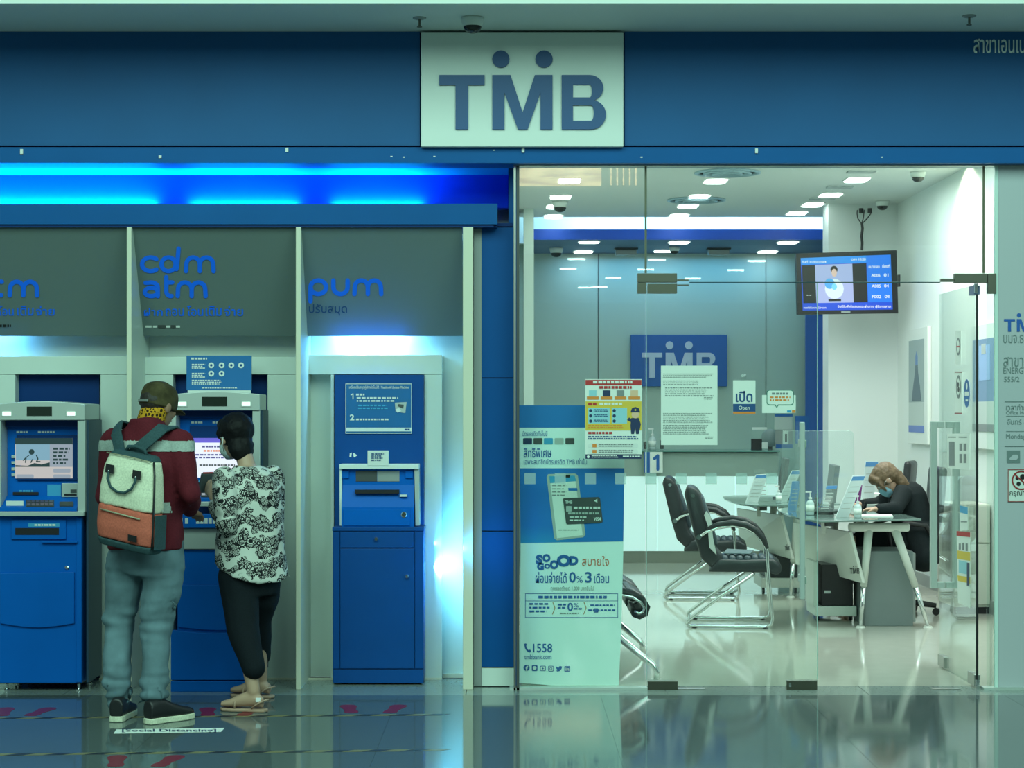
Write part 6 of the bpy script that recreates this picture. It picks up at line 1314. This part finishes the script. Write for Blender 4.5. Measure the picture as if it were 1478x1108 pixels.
strap([ML(-0.03,-0.175,1.275), ML(-0.055,-0.15,1.32), ML(-0.085,-0.125,1.372), ML(-0.105,-0.075,1.412), ML(-0.12,-0.01,1.418), ML(-0.13,0.07,1.37)], 0.058, m_bagt, 'shoulder_strap')
strap([ML(0.03,-0.175,1.265), ML(0.075,-0.155,1.31), ML(0.12,-0.13,1.355), ML(0.145,-0.08,1.398), ML(0.155,-0.01,1.402), ML(0.155,0.07,1.35)], 0.058, m_bagt, 'shoulder_strap')
obj('grab_loop', MB().tube([BL(-0.05,-0.19,1.283),BL(-0.04,-0.19,1.305),BL(0.0,-0.19,1.312),BL(0.04,-0.19,1.305),BL(0.05,-0.19,1.283)], 0.009, 8), m_bagt, bgp, True)

# ---------------- woman in flowered blouse ----------------
WO = Vector((PX(361,9.42), -0.58, 0)); WY = R(40)
def WL(x, y, z): return WO + Matrix.Rotation(WY,3,'Z') @ Vector((x,y,z))
wu, wv = Matrix.Rotation(WY,3,'Z') @ Vector((1,0,0)), Matrix.Rotation(WY,3,'Z') @ Vector((0,1,0))
wom = thing('person', WO, 'person in a black and white flowered blouse, cropped black trousers and beige sandals', 'person')
wC = WL(-0.012,0.122,1.350); why = WY+R(-2); whp = R(-14)
wla = [WL(-0.155,0.0,1.145), WL(-0.185,-0.075,0.925), WL(-0.15,0.125,1.07)]; wra = [WL(0.130,0.0,1.14), WL(0.165,0.03,0.93), WL(0.10,0.20,0.98)]
wh = WL(0,0,0.66)
lh, rh = WL(-0.075,0,0.66), WL(0.075,0,0.66); lk_, rk_ = Vector((PX(350,9.3),-0.68,0.40)), Vector((PX(374,9.6),-0.42,0.42)); lA, rA = Vector((PX(366,9.26),-0.735,0.10)), Vector((PX(377,9.72),-0.28,0.10))
b_ = MB(); b_.loft([(WL(0,y,z),rx,ry,2.2,wu,wv) for z,rx,ry,y in ((0.64,0.135,0.10,0),(0.82,0.12,0.085,0),(1.0,0.12,0.085,0.0),(1.12,0.135,0.085,0.01),(1.17,0.10,0.065,0.015),(1.20,0.048,0.048,0.02))])
chain(b_, [WL(0,0.02,1.18),WL(0,0.055,1.25),wC], [0.045,0.044,0.05]); b_ = join(b_, head_parts(wC, why, whp, 0.95))
for A3 in (wla, wra): chain(b_, A3, [0.040,0.031,0.022])
chain(b_, [lh,lk_,lA], [0.068,0.047,0.033]); chain(b_, [rh,rk_,rA], [0.068,0.047,0.033])
fdL, fdR = Vector((-math.sin(R(76)),math.cos(R(76)),0)), Vector((-math.sin(R(72)),math.cos(R(72)),0))
for A_, fd in ((lA,fdL),(rA,fdR)):
    b_.loft([(A_+fd*t_+Vector((0,0,z-0.10)),a,c_,2.2,Vector((0,0,1)).cross(fd),Vector((0,0,1))) for t_,z,a,c_ in ((-0.05,0.045,0.024,0.024),(0.0,0.065,0.031,0.040),(0.06,0.056,0.034,0.034),(0.12,0.040,0.039,0.020),(0.165,0.034,0.034,0.013))], 14)
hand(b_, wla[2], (WL(-0.10,0.30,1.13)-wla[2]), (0.2,0.6,0.1), -1, 0.5, 0.9); hand(b_, wra[2], (-0.5,0.8,0.1), (0,0.3,-0.9), 1, 0.4, 0.9)
setmesh('body', fuse(b_, 0.0075, 2), m_skinl, wom); eyes(wC, why, whp, wom, 0.95)
b_ = MB()
hv = Vector((wv.x, wv.y, 0.42))
b_.loft([(WL(0.01,-0.005,0.69),0.190,0.155,2.3,wu,hv),(WL(0.0,0,0.80),0.172,0.142,2.3,wu,Vector((wv.x,wv.y,0.2))),(WL(0,0,0.90),0.165,0.135,2.3,wu,wv),(WL(0,0,1.02),0.160,0.13,2.3,wu,wv),(WL(0,0.005,1.11),0.162,0.12,2.2,wu,wv),(WL(0,0.012,1.165),0.125,0.095,2,wu,wv),(WL(0,0.025,1.205),0.068,0.066,2,wu,wv)], 30)
chain(b_, [wla[0],WL(-0.185,-0.065,1.0),wla[1],wla[1]+(wla[2]-wla[1])*0.55], [0.062,0.060,0.056,0.045]); chain(b_, [wra[0],wra[1],wra[1]+(wra[2]-wra[1])*0.5], [0.062,0.056,0.045])
setmesh('blouse', fuse(b_, 0.009, 4, lambda p: 0.012*nz(p,(9,9,4),1)+0.006*nz(p,(20,20,9),3)), m_blouse, wom)
b_ = MB(); b_.loft([(WL(0,0,z),rx,ry,2.3,wu,wv) for z,rx,ry in ((0.56,0.145,0.115),(0.64,0.158,0.125),(0.78,0.145,0.115))], 24)
chain(b_, [lh,WL(-0.07,-0.02,0.55),lk_,Vector((PX(366,9.26),-0.735,0.215))], [0.098,0.094,0.082,0.058]); chain(b_, [rh,WL(0.08,0.02,0.55),rk_,Vector((PX(376,9.7),-0.30,0.22))], [0.098,0.092,0.070,0.054])
setmesh('trousers', fuse(b_, 0.010, 4, lambda p: 0.005*nz(p,(8,8,4),6)+0.003*nz(p,(20,20,8),7)), m_navyt, wom)
hm = MB(); hm.ball((0,-0.018,0.028), 0.090, 0.100, 0.092, 20, 14).ball((0,-0.046,-0.065), 0.070, 0.052, 0.078, 16, 10).ball((0.0,0.035,0.065), 0.070, 0.058, 0.045, 14, 8)
for q in (-1,1): hm.ball((q*0.070,0.02,0.018), 0.018, 0.03, 0.035)
setmesh('hair', fuse(xf(hm, wC, why, whp), 0.007, 2, lambda p: 0.005*nz(p,(26,26,26),8)+0.003*nz(p,(70,70,40),2)), m_hair, wom)
m_mask = mat('mask paper', (0.55,0.66,0.66), 0.7)
mk = obj('face_mask', xf(MB().loft([((0,0.060,-0.10),0.030,0.030),((0,0.058,-0.07),0.056,0.048),((0,0.062,-0.035),0.058,0.046),((0,0.066,-0.012),0.046,0.036)], 18), wC, why, whp), m_mask, wom, True)
for q in (-1,1): obj('ear_loop', xf(MB().tube([(q*0.050,0.055,-0.03),(q*0.078,0.02,-0.004),(q*0.082,-0.022,-0.01),(q*0.078,0.0,-0.045),(q*0.045,0.05,-0.075)], 0.002, 6), wC, why, whp), m_white, mk, True)
m_beige = mat('beige sandal', (0.42,0.27,0.19), 0.6)
def sandal(heel, yaw):
    so = MB(); out = [(-0.030,0.0),(-0.036,0.04),(-0.034,0.10),(-0.043,0.17),(-0.036,0.22),(0.0,0.243),(0.034,0.225),(0.043,0.17),(0.034,0.10),(0.036,0.04),(0.028,0.0),(0,-0.008)]
    s_ = obj('sandal', xf(so.prism(out, 'z', 0.001, 0.016), heel, yaw), m_beige, wom, bevel=0.005)
    obj('strap', xf(MB().tube([(-0.038,0.15,0.02),(-0.036,0.15,0.045),(-0.012,0.15,0.070),(0.014,0.15,0.070),(0.036,0.15,0.045),(0.038,0.15,0.02)], [0.005]*6, 8, flat=1), heel, yaw), m_beige, s_, True)
    obj('heel_strap', xf(MB().tube([(-0.034,0.065,0.02),(-0.037,0.02,0.052),(0,-0.012,0.062),(0.037,0.02,0.052),(0.034,0.065,0.02)], [0.0045]*5, 8), heel, yaw), m_beige, s_, True)
    return s_
sandal(lA+fdL*-0.065-Vector((0,0,0.10)), R(76)); sandal(rA+fdR*-0.065-Vector((0,0,0.10)), R(72))
obj('buckle', MB().prism([(PX(369,9.22),PZ(1013,9.22)),(PX(376,9.22),PZ(1013,9.22)),(PX(376,9.22),PZ(1007,9.22)),(PX(369,9.22),PZ(1007,9.22))], 'y', -0.782, -0.774), m_white, wom, bevel=0.001)
fp_ = thing('wallet', WL(-0.12,0.215,1.11), 'dark grey folded wallet held up in the hand of the person in the flowered blouse', 'wallet')
c_ = WL(-0.12,0.222,1.115)
mbw = MB().box(-0.038,0.038,-0.008,0.008,-0.05,0.05); obj('cover', xf(mbw, c_, WY+R(5), R(18)), mat('wallet grey', (0.06,0.075,0.08), 0.6), fp_, bevel=0.004)
obj('card_edge', xf(MB().box(-0.03,0.03,-0.004,0.004,0.0505,0.056), c_, WY+R(5), R(18)), m_pred, fp_)

# ---------------- seated clerk ----------------
CO = Vector((2.83, 3.72, 0)); ck = thing('person', CO, 'seated person in a dark suit and face mask bowed over papers at the desk', 'person')
def CL(x, y, z): return CO+Vector((x,y,z))
cC = CL(-0.115, -0.03, 0.985); cy_ = R(82); cpt = R(-52)
b_ = MB()
chain(b_, [CL(0.05,0,0.55),CL(0.07,0,0.72),CL(0.02,0,0.86)], [0.13,0.12,0.11]); chain(b_, [CL(0.0,0,0.90),CL(-0.07,-0.01,0.965),cC], [0.055,0.048,0.055]); b_ = join(b_, head_parts(cC, cy_, cpt, 0.95))
cla = [CL(-0.02,-0.17,0.885), CL(-0.10,-0.30,0.785), CL(-0.245,-0.36,0.785)]; cra = [CL(-0.02,0.17,0.885), CL(-0.10,0.26,0.79), CL(-0.26,0.18,0.79)]
for A3 in (cla, cra): chain(b_, A3, [0.045,0.034,0.023])
kL, kR = CL(-0.36,-0.12,0.53), CL(-0.34,0.10,0.52); fL, fR = CL(-0.46,0.05,0.10), CL(-0.36,0.22,0.06)
chain(b_, [CL(0.03,-0.10,0.55),kL,fL], [0.08,0.052,0.034]); chain(b_, [CL(0.03,0.10,0.55),kR,fR], [0.08,0.052,0.034])
for f_ in (fL, fR): b_.loft([(f_+Vector((-t_,0,z)),a,c_,2.2,(0,1,0),(0,0,1)) for t_,z,a,c_ in ((-0.03,-0.02,0.028,0.026),(0.03,-0.03,0.032,0.024),(0.10,-0.045,0.034,0.016),(0.14,-0.05,0.026,0.011))], 12)
hand(b_, cla[2], (-0.95,0.1,-0.05), (0,-0.1,-1), 1, 0.5, 0.9); hand(b_, cra[2], (-0.9,-0.3,-0.05), (0,0.1,-1), -1, 0.4, 0.9)
setmesh('body', fuse(b_, 0.0075, 2), m_skinl, ck); eyes(cC, cy_, cpt, ck, 0.95)
b_ = MB(); chain(b_, [CL(0.06,0,0.52),CL(0.09,0,0.70),CL(0.05,0,0.83),CL(0.0,0,0.895)], [0.165,0.150,0.145,0.095], 20)
b_.loft([(CL(0.0,0,0.89),0.19,0.055,2.3,(0,1,0),(0.6,0,0.8)),(CL(-0.03,0,0.915),0.13,0.045,2,(0,1,0),(0.6,0,0.8))], 18)
chain(b_, cla[:2]+[cla[1]+(cla[2]-cla[1])*0.85], [0.070,0.057,0.038]); chain(b_, cra[:2]+[cra[1]+(cra[2]-cra[1])*0.85], [0.070,0.057,0.038]); chain(b_, [CL(0.10,-0.08,0.56),CL(0.13,-0.15,0.44)], [0.15,0.12])
setmesh('suit_jacket', fuse(b_, 0.010, 4, lambda p: 0.006*nz(p,(9,9,9),1)), m_suit, ck)
b_ = MB(); chain(b_, [CL(0.06,-0.08,0.53),CL(-0.14,-0.10,0.53),CL(-0.30,-0.115,0.525)], [0.115,0.100,0.082]); chain(b_, [CL(0.06,0.08,0.53),CL(-0.14,0.10,0.53),CL(-0.28,0.10,0.515)], [0.115,0.100,0.082])
b_.loft([(CL(-0.10,0,0.53),0.16,0.10,2.5,(0,1,0),(0,0,1)),(CL(-0.28,0,0.52),0.15,0.075,2.5,(0,1,0),(0,0,1))], 16)
setmesh('skirt', fuse(b_, 0.010, 3), m_suit, ck)
m_hl = mat('light brown hair', (0.15,0.095,0.05), 0.5, bump=0.5, nscale=50, noise_amt=0.3)
hm = MB(); hm.ball((0,-0.018,0.028), 0.084, 0.100, 0.094, 20, 14).ball((0,-0.055,-0.01), 0.070, 0.060, 0.075, 16, 10).ball((0.0,0.045,0.062), 0.068, 0.052, 0.048, 14, 8)
for q in (-1,1): chain(hm, [Vector((q*0.066,0.045,0.05)),Vector((q*0.074,0.055,0.0)),Vector((q*0.070,0.065,-0.05))], [0.022,0.017,0.010], 8)
hm2 = xf(hm, cC, cy_, cpt); chain(hm2, [cC+Vector((0.075,0,0.02)),cC+Vector((0.11,-0.02,-0.02)),cC+Vector((0.155,-0.03,-0.05))], [0.055,0.045,0.022], 12)
setmesh('hair', fuse(hm2, 0.007, 2, lambda p: 0.004*nz(p,(40,14,40),8)), m_hl, ck)
mk = obj('face_mask', xf(MB().loft([((0,0.060,-0.10),0.030,0.030),((0,0.058,-0.07),0.056,0.048),((0,0.062,-0.035),0.058,0.046),((0,0.066,-0.012),0.046,0.036)], 18), cC, cy_, cpt), mat('blue mask', (0.25,0.48,0.58), 0.7), ck, True)
for q in (-1,1): obj('ear_loop', xf(MB().tube([(q*0.050,0.055,-0.03),(q*0.076,0.02,-0.004),(q*0.080,-0.022,-0.01),(q*0.045,0.05,-0.075)], 0.002, 6), cC, cy_, cpt), m_white, mk, True)
for f_ in (fL, fR):
    obj('shoe', MB().loft([(f_+Vector((-t_,0,z)),a,c_,2.3,(0,1,0),(0,0,1)) for t_,z,a,c_ in ((-0.048,-0.02,0.022,0.030),(-0.02,-0.035,0.033,0.020),(0.05,-0.043,0.034,0.016),(0.11,-0.045,0.040,0.022),(0.165,-0.050,0.028,0.014),(0.185,-0.052,0.010,0.006))], 16), m_black, ck, True)
pn_ = obj('pen', MB().cyl((2.47,3.335,0.757),(2.50,3.31,0.86),0.004), m_black, None, label='thin dark pen in the clerk hand over the form', cat='pen')

# ================= FLOOR MARKINGS =================
m_fred = mat('floor sticker red', (0.20,0.006,0.020), 0.3)
def footprints(cx_, cy_p, label, sp=0.0, yaw=0.25, gap=0.11, vis=(1,1)):
    d = CAM.z*FPX/(cy_p-HY); t = thing('footprint_marks', (PX(cx_,d), d-10, 0), label, 'floor sticker', 'red footprint stickers')
    for s in (-1, 1):
        out = [(0.0,-0.13),(0.032,-0.12),(0.038,-0.08),(0.030,-0.03),(0.040,0.04),(0.046,0.09),(0.034,0.13),(0.0,0.14),(-0.030,0.125),(-0.040,0.08),(-0.030,0.03),(-0.026,-0.03),(-0.034,-0.08),(-0.028,-0.12)]
        a = -s*yaw; P = [(s*gap+x_*math.cos(a)-y_*math.sin(a), x_*math.sin(a)+y_*math.cos(a)) for x_,y_ in ((s*x,y) for x,y in out)]
        obj('footprint', MB().prism([(t.location.x+x_, t.location.y+y_) for x_,y_ in P], 'z', 0.0003, 0.0010), m_fred, t)
    return t
footprints(32, 1027, 'pair of red footprint stickers before the leftmost cash machine', gap=0.085, yaw=0.16)
footprints(330, 1027, 'red footprint stickers under the sandals of the blouse wearer', gap=0.10, yaw=0.16)
footprints(537, 1023, 'pair of red footprint stickers before the passbook machine', gap=0.108, yaw=0.16)
footprints(205, 1098, 'pair of red footprint stickers behind the man, near the bottom edge', gap=0.105, yaw=0.16)
m_ty = mat('tape yellow', (0.20,0.18,0.08), 0.4); m_tk = mat('tape black', (0.012,0.016,0.02), 0.4)
for (xa, ya), (xb, yb_), n in (((-80,1037),(636,1031),'farther'),((-80,1089.5),(642,1082),'nearer')):
    A3 = hit(xa,ya,(Vector((0,0,0)),Vector((0,0,1))),0); B3 = hit(xb,yb_,(Vector((0,0,0)),Vector((0,0,1))),0); L = (B3-A3).length; u = (B3-A3)/L; w_ = Vector((-u.y,u.x,0))*0.022
    t = thing('hazard_tape', (A3+B3)/2, 'black and yellow hazard tape line on the dark floor, %s one' % n, 'tape', 'hazard tape lines')
    k = 0; x = 0; p_ = 0.085
    while x < L-0.05:
        s0 = A3+u*x; q = [s0-w_, s0+u*p_-w_, s0+u*(p_+0.05)+w_, s0+u*0.05+w_]; mb = MB(); mb.add([Vector((v.x,v.y,0.0003)) for v in q]+[Vector((v.x,v.y,0.0009)) for v in q], [(0,3,2,1),(4,5,6,7),(0,1,5,4),(1,2,6,5),(2,3,7,6),(3,0,4,7)])
        obj('stripe', mb, (m_ty,m_tk)[k % 2], t); x += p_; k += 1
FLS = (Vector((0,0,0)), Vector((0,0,1)))
o = thing('distancing_sticker', hit(243,1055,FLS,0), 'white strip sticker on the floor reading Social Distancing', 'floor sticker')
decal('strip', [[(168,1052.5),(324,1050.5),(319,1056),(164,1058.5)]], FLS, m_pale, o, 0.0005, 0.0004)
text('[Social Distancing]', (176,1052,312,1057), FLS, m_nv, o, bold=0.02, off=0.0012)

bpy.data.scenes.remove(TMP)
